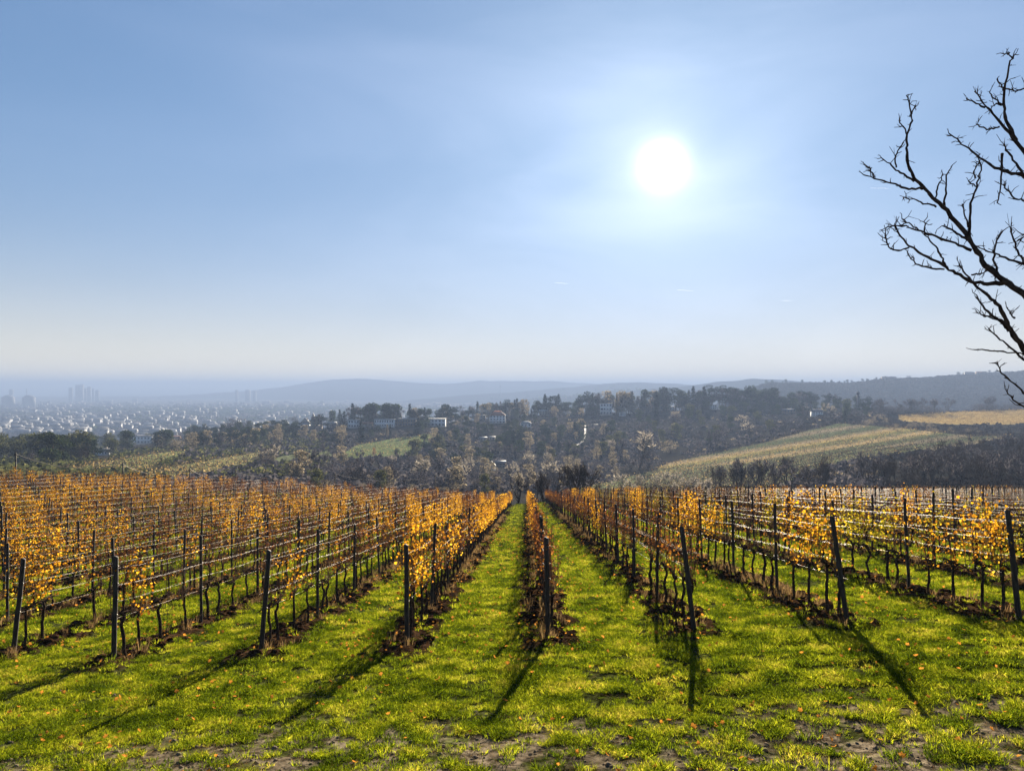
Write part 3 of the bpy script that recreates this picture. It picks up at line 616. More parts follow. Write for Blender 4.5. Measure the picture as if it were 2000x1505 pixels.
# ------------------------------------------------------------------ trees
def crown_clumps(mb, r, cl, n, s, flat=1.):
    """leaf clumps on and inside lumpy ellipsoids"""
    cl = np.asarray(cl, float); vol = cl[:, 3] * cl[:, 4] ; idx = r.choice(len(cl), n, p=vol / vol.sum())
    d = rdir(n, r); q = r.uniform(.55, 1.08, n) ** .7; Cn = cl[idx, :3] + d * np.stack([cl[idx, 3], cl[idx, 3], cl[idx, 4]], 1) * q[:, None]
    U = rdir(n, r); Vv = perp(U, r); k = (s * r.uniform(.5, 1.3, n))[:, None]; mb.quads(Cn, U * k, Vv * k * flat)
def grow(r, mb, tw, p, d, ln, rad, lev, maxlev, tws, up=.15, spread=.6, k=5, tn=6, ends=None):
    n = 4; P = [p]; D = d.copy()
    for i in range(n):
        D = D + r.normal(0, .13, 3) + np.array([0, 0, up * .3]); D /= np.linalg.norm(D); P.append(P[-1] + D * ln / n)
    P = np.array(P); mb.tube(P, np.linspace(rad, rad * .62, n + 1), max(3, k - lev), False)
    if lev >= maxlev:
        if tn:
            bi = r.integers(1, n + 1, tn); B = P[bi]; dd = D[None] + r.normal(0, .65, (tn, 3)) + [0, 0, up]; dd /= np.linalg.norm(dd, axis=1)[:, None]
            l = ln * r.uniform(.5, 1.2, tn); sd = perp(dd, r) * tws; E = B + dd * l[:, None]
            Mi = B + dd * l[:, None] * .5 + perp(dd, r) * l[:, None] * .06
            V = np.stack([B - sd, B + sd, Mi + sd * .8, Mi - sd * .8, E], 1).reshape(-1, 3); q = np.arange(tn)[:, None] * 5
            tw.add(V, q + np.array([[0, 1, 2, 3]]), q + np.array([[3, 2, 4]]))
        return
    nb = r.integers(2, 4) if lev else r.integers(4, 6)
    for i in range(nb):
        j = n if i == 0 else r.integers(2, n + 1); a = perp(D[None], r)[0] * spread * r.uniform(.6, 1.4) * (.45 if i == 0 else 1); nd = D + a + [0, 0, up * .6]; nd /= np.linalg.norm(nd)
        grow(r, mb, tw, P[j], nd, ln * r.uniform(.62, .85), rad * (.66 if i == 0 else .5), lev + 1, maxlev, tws, up, spread, k, tn, ends)
def tree_meshes(kind, seed, tws=.05):
    r = np.random.default_rng(seed); tr = MB(); cr = MB()
    if kind in ('bare', 'baredark', 'barepale'):
        lev = 4; grow(r, tr, cr, np.array([0, 0, -.3]), np.array([r.normal(0, .05), r.normal(0, .05), 1.]), 2.8, .16, 0, lev, tws, .25, .62, 6, 5)
        mt = {'bare': 'twig', 'baredark': 'twigdark', 'barepale': 'twigpale'}[kind]; return tr.mesh('trunk', M['tbark']), cr.mesh('crown', M[mt])
    if kind == 'conifer':
        tr.tube([[0, 0, -.3], [0, 0, 5], [0, 0, 9.8]], [.2, .12, .02], 6)
        for i in range(24):
            z = 1 + 8.8 * (i / 24); rad = (1 - (i / 24) ** 1.15) * r.uniform(1.7, 2.3) + .15; n = int(7 + rad * 9); a = r.uniform(0, 6.28, n); q = rad * r.uniform(.35, 1.1, n)
            Cn = np.stack([np.cos(a) * q, np.sin(a) * q, z - q * .25 + r.normal(0, .12, n)], 1); U = np.stack([np.cos(a), np.sin(a), np.full(n, -.35)], 1) * (.38 * r.uniform(.6, 1.3, n))[:, None]
            Vv = np.stack([-np.sin(a), np.cos(a), r.normal(0, .3, n)], 1) * (.2 * r.uniform(.6, 1.3, n))[:, None]; cr.quads(Cn, U, Vv)
        return tr.mesh('trunk', M['tbark']), cr.mesh('crown', M['conifer'])
    if kind == 'cypress':
        tr.tube([[0, 0, -.3], [0, 0, 5], [0, 0, 9.6]], [.18, .1, .02], 6); cl = [(r.normal(0, .08), r.normal(0, .08), z, .95 * math.sin(math.pi * min(1, (z + 1.2) / 11.4)) ** .8 * .9 + .1, .8) for z in np.linspace(.8, 9.4, 12)]
        crown_clumps(cr, r, cl, 900, .17); return tr.mesh('trunk', M['tbark']), cr.mesh('crown', M['conifer' if seed % 2 else 'tan'])
    if kind == 'pine':
        tr.tube([[0, 0, -.3], [.1, 0, 3], [.2, .1, 7]], [.22, .17, .1], 6)
        cl = [(r.normal(0, 1.5), r.normal(0, 1.5), r.uniform(2.6, 9), r.uniform(1.1, 2.0), r.uniform(.55, 1.0)) for i in range(15)]
        for c in cl: tr.tube([[.1, 0, c[2] * .6], [c[0], c[1], c[2]]], [.09, .03], 4)
        crown_clumps(cr, r, cl, 1300, .2, .6); return tr.mesh('trunk', M['tbark']), cr.mesh('crown', M['conifer'])
    if kind in ('ever', 'olive', 'tan', 'orange'):
        tr.tube([[0, 0, -.3], [.05, 0, 2], [.1, .1, 5.5]], [.2, .16, .08], 6)
        nc = 14; cl = []
        for i in range(nc):
            a = r.uniform(0, 6.28); z = r.uniform(1.6, 8.6); q = r.uniform(0, 2.6) * math.sin(math.pi * min(1, max(.1, (z - .5) / 9.2))); rr_ = r.uniform(1.2, 2.0); cl.append((math.cos(a) * q, math.sin(a) * q, z, rr_, rr_ * .75))
        for c in cl[:8]: tr.tube([[.05, 0, 2.2], [c[0] * .5, c[1] * .5, c[2] * .6 + .8], [c[0], c[1], c[2]]], [.1, .06, .03], 4)
        crown_clumps(cr, r, cl, 1400 if kind in ('ever', 'olive') else 1000, .17); return tr.mesh('trunk', M['tbark']), cr.mesh('crown', M[kind])
    if kind in ('bush', 'bushtan', 'bushdark'):
        for i in range(6):
            a = r.uniform(0, 6.28); tr.tube([[0, 0, -.3], [math.cos(a) * .8, math.sin(a) * .8, 2.2], [math.cos(a) * 1.9, math.sin(a) * 1.9, 5]], [.12, .08, .03], 4)
        cl = [(r.normal(0, 1.7), r.normal(0, 1.7), r.uniform(1, 6.4), r.uniform(1.3, 2.2), r.uniform(1.0, 1.7)) for i in range(12)]
        crown_clumps(cr, r, cl, 800, .2, .35); return tr.mesh('trunk', M['tbark']), cr.mesh('crown', M[{'bush': 'twig', 'bushtan': 'tan', 'bushdark': 'twigdark'}[kind]])
TK = {}
for i, (kd, n_, tw) in enumerate([('bare', 4, .08), ('baredark', 4, .03), ('barepale', 3, .10), ('conifer', 4, 0), ('cypress', 2, 0), ('pine', 4, 0), ('ever', 4, 0), ('olive', 3, 0), ('tan', 4, 0), ('orange', 2, 0), ('bush', 4, 0), ('bushtan', 3, 0), ('bushdark', 3, 0)]):
    L_ = []
    for j in range(n_):
        a_, b_ = tree_meshes(kd, 900 + 20 * i + j, tw); zz = max(v.co.z for v in b_.vertices); L_.append((a_, b_, zz))
    TK[kd] = L_
KW = {'bare': 'bare grey-brown tree', 'baredark': 'dark bare tree', 'barepale': 'pale bare tree', 'conifer': 'dark pointed conifer', 'cypress': 'narrow column-shaped tree', 'pine': 'dark spreading pine', 'ever': 'dense dark green tree', 'olive': 'olive green tree', 'tan': 'pale golden tree', 'orange': 'rusty orange tree', 'bush': 'twiggy grey-brown thicket', 'bushtan': 'pale tan shrub', 'bushdark': 'dark twiggy thicket'}
KN = {'bare': 'bare_tree', 'baredark': 'bare_tree', 'barepale': 'bare_tree', 'conifer': 'conifer', 'cypress': 'column_tree', 'pine': 'pine_tree', 'ever': 'broadleaf_tree', 'olive': 'broadleaf_tree', 'tan': 'autumn_tree', 'orange': 'autumn_tree', 'bush': 'thicket', 'bushtan': 'shrub', 'bushdark': 'thicket'}
rt = random.Random(11)
used_labels = {}
LANDM = []   # (px, py, phrase), filled as houses are placed
def near_phrase(px, py):
    best = min(LANDM, key=lambda l: math.hypot(l[0] - px, (l[1] - py) * 1.6)); dx = px - best[0]; dy = py - best[1]
    if abs(dx) > abs(dy) * 1.2: side = 'right of' if dx > 0 else 'left of'
    else: side = 'below' if dy > 0 else 'behind'
    return side + ' ' + best[2]
TREES = []   # all placed trees: (kind, variant, x,y,z, h, widthfactor, label, group)
def tree(kind, x, y, z, h, wf=1., label=None, group=None): TREES.append((kind, rt.randrange(len(TK[kind])), x, y, z, h, wf, label, group))

# ---- houses
def house(px, py, wpx, hpx, wall, roof, kind='gable', label='', dmin=128, d=None, floors=2, cols=4, rz=0, name='house'):
    if d is None: g = ground_at(px, py, dmin)
    else: x = (px - CX) / F * d; g = np.array([x, d, float(H(np.array([x]), np.array([float(d)]))[0])])
    s = g[1] / F; w = wpx * s; h = hpx * s; dp = max(w * .6, 6) if w < 30 else 14
    e = empty(name, g, rz); e['label'] = label; e['category'] = 'house' if name in ('house', 'villa') else name.replace('_', ' ')
    mb = MB(); hb = h if kind == 'flat' else h * .62
    mb.box(-w / 2, w / 2, -dp / 2, dp / 2, -2.5, hb)
    if kind == 'gable': pass
    obj('wall', mb.mesh('wall', M[wall]), e)
    rb = MB()
    if kind == 'flat': rb.box(-w / 2 - .4, w / 2 + .4, -dp / 2 - .4, dp / 2 + .4, hb + .003, hb + .45)
    elif kind == 'gable':   # ridge along x
        a = .5; V = [(-w / 2 - a, -dp / 2 - a, hb), (w / 2 + a, -dp / 2 - a, hb), (w / 2 + a, dp / 2 + a, hb), (-w / 2 - a, dp / 2 + a, hb), (-w / 2 - a, 0, h), (w / 2 + a, 0, h)]
        rb.add(V, [[0, 1, 5, 4], [2, 3, 4, 5], [3, 2, 1, 0]], [[0, 4, 3], [1, 2, 5]])
    elif kind == 'front':   # gable end faces the camera
        a = .4; gb = MB(); gb.add([(-w / 2, -dp / 2 - .01, hb), (w / 2, -dp / 2 - .01, hb), (0, -dp / 2 - .01, h), (-w / 2, -dp / 2 + .3, hb), (w / 2, -dp / 2 + .3, hb), (0, -dp / 2 + .3, h)], [[0, 1, 4, 3]], [[0, 2, 1], [3, 4, 5]])
        obj('gable', gb.mesh('gable', M[wall]), e)
        V = [(-w / 2 - a, -dp / 2 - a, hb - a), (0, -dp / 2 - a, h + .25), (w / 2 + a, -dp / 2 - a, hb - a), (-w / 2 - a, dp / 2 + a, hb - a), (0, dp / 2 + a, h + .25), (w / 2 + a, dp / 2 + a, hb - a)]
        rb.add(V + [(v[0], v[1], v[2] - .22) for v in V], [[0, 1, 4, 3], [1, 2, 5, 4], [6, 9, 10, 7], [7, 10, 11, 8], [0, 6, 7, 1], [1, 7, 8, 2]])
    elif kind == 'hip' or kind == 'turret':
        V = [(-w / 2 - .4, -dp / 2 - .4, hb), (w / 2 + .4, -dp / 2 - .4, hb), (w / 2 + .4, dp / 2 + .4, hb), (-w / 2 - .4, dp / 2 + .4, hb)]
        if kind == 'turret': rb.add(V + [(0, 0, h)], [[3, 2, 1, 0]], [[0, 1, 4], [1, 2, 4], [2, 3, 4], [3, 0, 4]])
        else: rb.add(V + [(-w / 5, 0, h), (w / 5, 0, h)], [[0, 1, 5, 4], [2, 3, 4, 5], [3, 2, 1, 0]], [[0, 4, 3], [1, 2, 5]])
    ro = obj('roof', rb.mesh('roof', M[roof]), e)
    if kind in ('gable', 'hip', 'front'):
        cb = MB(); cb.box(w * .18, w * .18 + .7, -.1, .6, hb + .5, h + .7); obj('chimney', cb.mesh('chimney', M['bwall']), ro)
    fh = hb / floors
    for f in range(floors):
        for c in range(cols):
            x0 = -w / 2 + w * (c + .22) / cols; x1 = -w / 2 + w * (c + .78) / cols; wb = MB(); wb.box(x0, x1, -dp / 2 - .06, -dp / 2 - .003, f * fh + fh * .3, f * fh + fh * .8); obj('window', wb.mesh('window', M['glass']), e)
    LANDM.append((px, py, label_short(label))); HEX.append((px, py, wpx, hpx, g[1])); return e
HEX = []
def label_short(l): return 'the ' + ' '.join(l.split()[:4])
house(596, 838, 17, 24, 'white', 'roofg', 'front', 'white gabled house with grey roof at the left end of the crest', dmin=560, floors=2, cols=2)
house(601, 822, 9, 22, 'cream', 'roofg', 'turret', 'pointed turret house among the dark conifers on the crest', dmin=600, floors=2, cols=1)
house(648, 822, 18, 15, 'cream', 'roofw', 'gable', 'small pale-roofed house right of the church spire', dmin=600, cols=3)
house(692, 834, 22, 16, 'white', 'roofw', 'flat', 'short white flat-roofed block left of the long block', dmin=560, cols=4)
house(752, 834, 38, 15, 'white', 'roofw', 'flat', 'long white flat-roofed block with window bands on the crest', dmin=560, cols=8)
house(793, 832, 40, 14, 'bwall', 'roofw', 'flat', 'brown-walled long flat-roofed block above the meadow', dmin=560, cols=8)
house(779, 815, 15, 15, 'cream', 'roofr', 'hip', 'orange-roofed villa behind the brown-walled block', dmin=660, cols=3)
house(716, 813, 22, 11, 'cream', 'roofr', 'gable', 'low red-roofed house behind the white blocks', dmin=660, cols=3)
house(853, 832, 34, 14, 'white', 'roofw', 'flat', 'low white villa right of the steep meadow', dmin=560, cols=5)
house(972, 826, 30, 24, 'white', 'roofr', 'hip', 'big bright white villa with rusty hipped roof', dmin=560, floors=3, cols=5)
house(938, 806, 22, 11, 'cream', 'roofw', 'flat', 'cream flat-roofed house left of the big villa', dmin=700, cols=4)
house(960, 918, 14, 16, 'white', 'roofg', 'front', 'small white gable house deep in the valley', dmin=260, cols=2)
house(978, 911, 18, 12, 'bwall', 'roofg', 'gable', 'grey-roofed cottage beside the valley gable house', dmin=300, cols=3)
house(944, 860, 13, 7, 'cream', 'roofw', 'gable', 'pale-roofed shed left of the slope thickets', dmin=400, floors=1, cols=2)
house(961, 858, 12, 6, 'cream', 'roofw', 'gable', 'wide pale-roofed shed halfway up the slope', dmin=400, floors=1, cols=2)
house(1183, 810, 22, 22, 'white', 'roofg', 'flat', 'modern white cube house on the wooded crest', dmin=600, floors=3, cols=4)
house(1061, 802, 16, 11, 'cream', 'roofw', 'gable', 'sunlit cream-roofed house on the crest left of centre', dmin=650, cols=3)
house(1027, 834, 20, 11, 'white', 'roofw', 'hip', 'little bright-roofed house midway down the slope', dmin=500, floors=1, cols=3)
house(1024, 800, 14, 10, 'white', 'roofg', 'gable', 'white gabled house half hidden by crest pines', dmin=700, cols=3)
house(1240, 808, 12, 10, 'cream', 'roofr', 'gable', 'tiny orange-lit house among trees right of the cube', dmin=650, cols=2)
house(1216, 812, 12, 7, 'white', 'roofw', 'flat', 'low white annex between cube house and poplars', dmin=650, floors=1, cols=3)
house(1390, 786, 16, 8, 'white', 'roofw', 'flat', 'white terrace house under the broad dark pines', dmin=700, cols=4)
house(1314, 788, 14, 7, 'white', 'roofw', 'flat', 'white flat house left of the broad dark pines', dmin=700, cols=3)
house(1595, 812, 20, 13, 'white', 'roofg', 'gable', 'bluish white house at the foot of the right wood', dmin=600, cols=4)
house(1540, 808, 22, 9, 'bwall', 'roofg', 'gable', 'dim brown farmhouse inside the right wood', dmin=600, cols=4)
house(202, 888, 26, 13, 'white', 'roofg', 'gable', 'small white house among dark trees at far left', dmin=330, floors=1, cols=5)
house(280, 866, 38, 15, 'white', 'roofg', 'flat', 'bluish white villa with terraces above the left field', dmin=560, cols=6)
house(340, 851, 22, 14, 'cream', 'roofr', 'gable', 'brown steep-roofed house left of the dark grove', dmin=640, cols=3)
house(1893, 742, 16, 7, 'white', 'roofg', 'gable', 'small white house high on the far right ridge', d=1880, cols=3)
house(1912, 743, 10, 6, 'cream', 'roofr', 'gable', 'smallest cream house on the far right ridge', d=1880, cols=2)
house(1736, 742, 26, 7, 'bwall', 'roofg', 'gable', 'long dark roofed building on the far ridge top', d=1890, cols=5)
house(1916, 734, 16, 6, 'bwall', 'roofg', 'flat', 'dark flat building on the far ridge skyline', d=1910, cols=3)
# church
g = ground_at(612, 822, 600); s = g[1] / F; e = empty('church', g); tag(e, 'small church with slender green spire on the hill crest', 'church')
mb = MB(); mb.box(-2, 2, -2, 2, -2, 17 * s); obj('tower', mb.mesh('tower', M['cream']), e)
mb = MB(); mb.add([(-2.3, -2.3, 17 * s), (2.3, -2.3, 17 * s), (2.3, 2.3, 17 * s), (-2.3, 2.3, 17 * s), (0, 0, 36 * s)], [[3, 2, 1, 0]], [[0, 1, 4], [1, 2, 4], [2, 3, 4], [3, 0, 4]]); obj('spire', mb.mesh('spire', M['roofg']), e)
mb = MB(); mb.box(-5, 5, 2.01, 16, -2, 9 * s); obj('nave', mb.mesh('nave', M['cream']), e)
LANDM.append((612, 822, 'the church spire'))
# chimney tower on the right
g = ground_at(1676, 800, 640); s = g[1] / F; e = empty('chimney_tower', g); tag(e, 'slender dark tower rising above the right wood', 'tower')
mb = MB(); mb.tube([[0, 0, -1], [0, 0, 30 * s]], [1.5, 1.2], 10); obj('shaft', mb.mesh('shaft', M['fardark']), e)
mb = MB(); mb.tube([[0, 0, 30 * s + .01], [0, 0, 33 * s], [0, 0, 36 * s]], [1.9, 1.9, .3], 10); mb.tube([[0, 0, 26 * s], [0, 0, 26.6 * s]], [2.1, 2.1], 10); obj('tower_head', mb.mesh('tower_head', M['fardark']), e)
LANDM += [(1676, 790, 'the slender dark tower'), (1500, 855, 'the brown field'), (1900, 812, 'the golden upper field'), (760, 875, 'the steep meadow'), (250, 905, 'the left field'), (450, 905, 'the low left field'), (1145, 850, 'the white winding path'), (1240, 900, 'the big pale tree'), (1350, 770, 'the crest pines'), (1450, 800, 'the right wood'), (60, 880, 'the far left woods'), (560, 870, 'the lilac thickets'), (620, 930, 'the valley bottom'), (850, 930, 'the valley poles'), (1130, 950, 'the two-stemmed bare tree'), (1600, 930, 'the vineyard edge'), (1900, 930, 'the dark right hedge'), (1860, 790, 'the upper tree line'), (1560, 742, 'the far ridge skyline'), (1800, 738, 'the far right ridge top')]
# winding path
def ribbon(name, pts, wm, label, cat, mat):
    P = np.array([ground_at(px, py, dm) for px, py, dm in pts]); t = np.linspace(0, len(P) - 1, 40); P = np.stack([np.interp(t, range(len(P)), P[:, i]) for i in range(3)], 1)
    T = np.gradient(P, axis=0)[:, :2]; T /= np.linalg.norm(T, axis=1)[:, None]; Nn_ = np.stack([-T[:, 1], T[:, 0]], 1); cols = []
    for f in (-.5, 0, .5):
        q = P[:, :2] + Nn_ * wm * f; cols.append(np.stack([q[:, 0], q[:, 1], H(q[:, 0], q[:, 1]) + .5], 1))
    V = np.stack(cols, 1).reshape(-1, 3); i = np.arange(39)[:, None] * 3; j = np.arange(2)[None]
    me = mesh_np(name, V, [np.stack([i + j, i + j + 1, i + 3 + j + 1, i + 3 + j], -1).reshape(-1, 4)], mat); return me
tag(obj('path', ribbon('path', [(1143, 832, 500), (1143, 845, 450), (1141, 856, 420), (1136, 866, 400), (1120, 875, 380), (1105, 882, 360), (1074, 892, 340)], 1.7, '', '', M['pathm'])), kind='structure')
tag(obj('terrace_path', ribbon('path', [(1160, 830, 560), (1196, 829, 560)], 2., '', '', M['pathm'])), kind='structure'); bpy.data.objects['terrace_path'].name = 'path'

# ---- tree placement
SKY_ = [(350, 840), (380, 830), (420, 824), (450, 815), (480, 818), (520, 822), (560, 817), (590, 818), (640, 803), (680, 791), (700, 786), (735, 784), (765, 786), (800, 796), (830, 797), (870, 790), (900, 792), (940, 786), (990, 781), (1040, 776), (1080, 770), (1120, 772), (1150, 765), (1200, 759), (1240, 758), (1280, 760), (1320, 758), (1360, 755), (1400, 750), (1450, 752), (1500, 757), (1560, 764), (1620, 768), (1680, 780), (1710, 795)]
def crest_d(px):
    u = (px - CX) / F; z = Hsmooth(u * DG, DG); yp = HY - F * z / DG; mk = (DG > 540) & (DG < 950); return DG[mk][np.argmin(yp[mk])]
px = 352.
while px < 1705:
    d = crest_d(px) + rt.uniform(-25, 10); x = (px - CX) / F * d; z = float(H(np.array([x]), np.array([d]))[0]); yb = HY - F * z / d
    yt = np.interp(px, [a[0] for a in SKY_], [a[1] for a in SKY_]) + rt.choice([-2, 0, 2, 5, 9, 13])
    hx = [q for q in HEX if abs(px - q[0]) < q[2] * .5 + 4 and 540 < q[4] < 960]
    if hx: d = max(d, hx[0][4] + 14)
    h = max((yb - yt) * d / F, 5); u = rt.random()
    if px < 560: kd = 'pine' if u < .5 else 'ever' if u < .8 else 'bush'
    elif px < 1380: kd = 'conifer' if u < .36 else 'ever' if u < .58 else 'pine' if u < .75 else 'tan' if u < .82 else 'bare'
    else: kd = 'pine' if u < .4 else 'ever' if u < .6 else 'bare'
    if not hx: tree(rt.choice(['bush', 'ever', 'bush', 'bushtan', 'pine']), x + rt.uniform(-4, 4), d - rt.uniform(12, 30), z - 1.5, h * rt.uniform(.35, .6), rt.uniform(1.2, 1.6), None, 'trees along the crest of the opposite hill')
    tree(kd, x, d, z, h, rt.uniform(.9, 1.3), None, 'trees along the crest of the opposite hill'); px += rt.uniform(4, 9)
px = 1440.
while px < 2070:
    d = 1888.; x = (px - CX) / F * d; h = rt.uniform(6, 13) * (1.25 if px < 1700 else 1); tree(rt.choice(['ever', 'bush', 'bare', 'ever', 'pine']), x, d + rt.uniform(-12, 8), float(H(np.array([x]), np.array([d]))[0]) - 1, h, rt.uniform(1, 1.5), None, 'trees on the skyline of the far right ridge'); px += rt.uniform(7, 14)
def CLR(a, b): return (abs(a - 1248) < 40 and 905 < b < 955) or (abs(a - 1310) < 26 and 880 < b < 905)
def hedge(n, poly, kinds, hr, dmin, group, wf=(.9, 1.3), avoid=True, dmax=2600):
    xs = [p[0] for p in poly]; ys = [p[1] for p in poly]; c = 0; tries = 0
    while c < n and tries < n * 40:
        tries += 1; px = rt.uniform(min(xs), max(xs)); py = rt.uniform(min(ys), max(ys))
        if not inpoly(np.array([px]), np.array([py]), poly)[0]: continue
        if CLR(px, py): continue
        if avoid and any(inpoly(np.array([px]), np.array([py]), f[1])[0] for f in FIELDS): continue
        g = ground_at(px, py, dmin)
        if g[1] > dmax: continue
        if any(abs(px - q[0]) < q[2] * .5 + 5 and -2 < py - q[1] < 16 and g[1] < q[4] + 4 for q in HEX): continue
        kd = rt.choice(kinds); h = rt.uniform(*hr) * (.55 if kd.startswith('bush') else 1)
        tree(kd, *g, h, rt.uniform(*wf), None, group); c += 1
G1 = 'trees and thickets on the wooded slope of the opposite hill'
hedge(200, [(480, 885), (560, 850), (700, 842), (720, 862), (640, 895), (900, 915), (1000, 900), (1230, 880), (1230, 950), (1000, 962), (700, 955), (500, 925)], ['bush', 'bush', 'bare', 'bare', 'bush', 'tan', 'barepale', 'bush', 'bushdark', 'bare'], (6, 11), 200, G1)
hedge(110, [(560, 845), (700, 836), (860, 838), (900, 850), (1150, 830), (1230, 870), (1230, 900), (900, 920), (800, 895), (870, 850), (640, 880)], ['bush', 'tan', 'bushtan', 'ever', 'bare', 'conifer', 'olive', 'bare', 'pine'], (7, 12), 380, G1)
hedge(90, [(820, 838), (1000, 815), (1150, 810), (1140, 860), (1000, 900), (860, 880)], ['bare', 'ever', 'bush', 'conifer', 'tan', 'bare', 'pine'], (8, 13), 450, G1)
hedge(140, [(1150, 808), (1500, 800), (1700, 795), (1600, 825), (1500, 850), (1330, 890), (1260, 905), (1180, 905), (1190, 850)], ['bare', 'bare', 'bush', 'ever', 'barepale', 'olive', 'bare', 'bushdark'], (9, 15), 450, 'trees of the hazy wood right of centre')
hedge(60, [(1440, 790), (1700, 785), (1700, 815), (1450, 830)], ['bare', 'ever', 'pine', 'baredark'], (10, 16), 560, 'trees of the hazy wood right of centre')
hedge(130, [(-30, 900), (130, 912), (200, 898), (350, 872), (350, 858), (-30, 862)], ['ever', 'ever', 'olive', 'pine', 'bush', 'bushdark', 'olive'], (9, 14), 230, 'trees of the dark grove at far left', wf=(1, 1.4))
hedge(90, [(200, 880), (330, 872), (500, 842), (600, 838), (600, 860), (500, 876), (380, 880)], ['ever', 'pine', 'bush', 'tan', 'bushtan', 'bare'], (8, 12), 430, 'trees below the crest grove')
hedge(18, [(470, 905), (640, 885), (640, 905), (520, 918)], ['bushtan', 'bush', 'bushdark'], (5, 8), 240, G1, avoid=False)
hedge(110, [(1390, 955), (1560, 950), (1700, 940), (1800, 930), (2060, 925), (2060, 962), (1390, 968)], ['baredark', 'baredark', 'bare', 'baredark', 'bare', 'bushdark'], (7.5, 11.5), 150, 'dark bare trees in the hedge behind the right vineyard', avoid=False, dmax=330, wf=(.8, 1.1))
hedge(40, [(1700, 920), (1800, 905), (2060, 885), (2060, 930), (1700, 940)], ['baredark', 'bare', 'baredark', 'bare'], (8, 11), 200, 'dark bare trees in the hedge behind the right vineyard', avoid=False, wf=(.8, 1.2))
hedge(30, [(1900, 880), (2060, 850), (2060, 900), (1950, 900)], ['bare', 'baredark', 'bush'], (5, 9), 280, 'dark bare trees in the hedge behind the right vineyard', avoid=False)
hedge(80, [(1690, 812), (1760, 826), (1900, 842), (1900, 850), (1750, 842), (1660, 825)], ['bare', 'bush', 'bushdark', 'bushtan'], (6, 9), 450, 'scrub between the brown field and the golden field', avoid=False, wf=(1, 1.3))
hedge(170, [(1700, 806), (1850, 803), (2060, 795), (2060, 799), (1850, 806), (1700, 812)], ['bare', 'bush', 'baredark', 'bare', 'bush'], (10, 16), 690, 'tree line behind the golden field', avoid=False, wf=(1, 1.3), dmax=900)
hedge(40, [(1180, 966), (1400, 950), (1400, 975), (1180, 975)], ['bush', 'barepale', 'bushtan'], (4, 7), 160, 'pale scrub beyond the end of the vine rows', avoid=False, dmax=300)
hedge(26, [(600, 952), (1000, 958), (1000, 972), (600, 966)], ['bush', 'bushtan', 'olive', 'bushdark'], (4, 7), 160, 'pale scrub beyond the end of the vine rows', avoid=False, dmax=300)
# single trees one can pick out
def one(kd, px, yb, yt, label, dmin, wf=1., grp=None):
    g = ground_at(px, yb, dmin); tree(kd, *g, (yb - yt) * g[1] / F, wf, label, grp)
for a in [('barepale', 1248, 916, 838, 'big round pale bare tree in the middle of the slope', 330, 1.35),
          ('bush', 1232, 918, 880, 'grey thicket at the left foot of the big pale tree', 320, 1.3), ('bush', 1266, 916, 884, 'grey thicket at the right foot of the big pale tree', 320, 1.3),
          ('bushtan', 1310, 883, 857, 'broad pale round shrub right of the big pale tree', 420, 1.3), ('tan', 1034, 912, 889, 'small golden ball-shaped tree in the valley', 300, 1.), ('tan', 969, 960, 930, 'pale fluffy tree just above the left vine tops', 180, 1.3),
          ('conifer', 705, 866, 822, 'large dark conifer pair left of the steep meadow', 500, 1.1), ('conifer', 817, 850, 816, 'broad dark conifer at the top of the meadow', 560, 1.5), ('cypress', 756, 856, 828, 'left one of two slim dark cypresses above the meadow', 520, 1.), ('cypress', 762, 856, 827, 'right one of two slim dark cypresses above the meadow', 520, 1.),
          ('conifer', 727, 850, 830, 'small pointed conifer between large conifer and cypresses', 540, 1.), ('cypress', 1205, 815, 766, 'tall pale poplar beside the white cube house', 640, 1.), ('cypress', 1282, 815, 762, 'tall dark poplar right of the crest gap', 640, 1.), ('ever', 176, 872, 842, 'round dark tree standing above the far left grove', 460, 1.), ('pine', 250, 870, 847, 'flat-topped dark pine left of the bluish villa', 460, 1.2),
          ('tan', 762, 822, 808, 'tiny golden ball tree between the flat-roofed blocks', 620, 1.), ('tan', 932, 826, 806, 'golden round tree left of the big white villa', 560, 1.2), ('tan', 675, 833, 818, 'golden shrub-like tree beside the short white block', 580, 1.3), ('tan', 628, 812, 797, 'olive gold tree right of the church spire', 620, 1.2),
          ('orange', 730, 890, 873, 'rusty tree at the foot of the meadow', 420, 1.), ('olive', 775, 895, 875, 'yellow-green tree at the foot of the meadow', 400, 1.), ('conifer', 1650, 826, 800, 'dark conifer at the top corner of the brown field', 500, 1.2)]:
    one(*a)
# three bare trees at the end of the lanes
def lane_tree(px, d, hpx, mat, kind, label, seed, dark=True):
    x = (px - CX) / F * d; z = float(H(np.array([x]), np.array([float(d)]))[0]); s = d / F; r = np.random.default_rng(seed); tr = MB(); cr = MB()
    h = hpx * s
    grow(r, tr, cr, np.array([0, 0, -.3]), np.array([.03, 0, 1.]), h * .30, h * .036, 0, 5, .020, .3, .8, 7, 6)
    mt, mc = tr.mesh('trunk', M['tbark']), cr.mesh('crown', M[mat]); zz = max(v.co.z for v in mc.vertices); e = empty('bare_tree', (x, d, z), 0, (h / zz * 1.15, h / zz * 1.15, h / zz)); tag(e, label, 'tree'); obj('trunk', mt, e); obj('crown', mc, e)
def zat(px, d): x = (px - CX) / F * d; return HY - F * float(H(np.array([x]), np.array([float(d)]))[0]) / d
lane_tree(1006, 118, zat(1006, 118) - 911, 'twigpale', '', 'pale bare tree at the far end of the left lane', 1001)
lane_tree(1058, 121, zat(1058, 121) - 911, 'twigdark', '', 'dark bare tree at the far end of the middle row', 1002)
lane_tree(1124, 122, zat(1124, 122) - 900, 'twigdark', '', 'taller left stem of the dark bare tree pair right of the lanes', 1003)
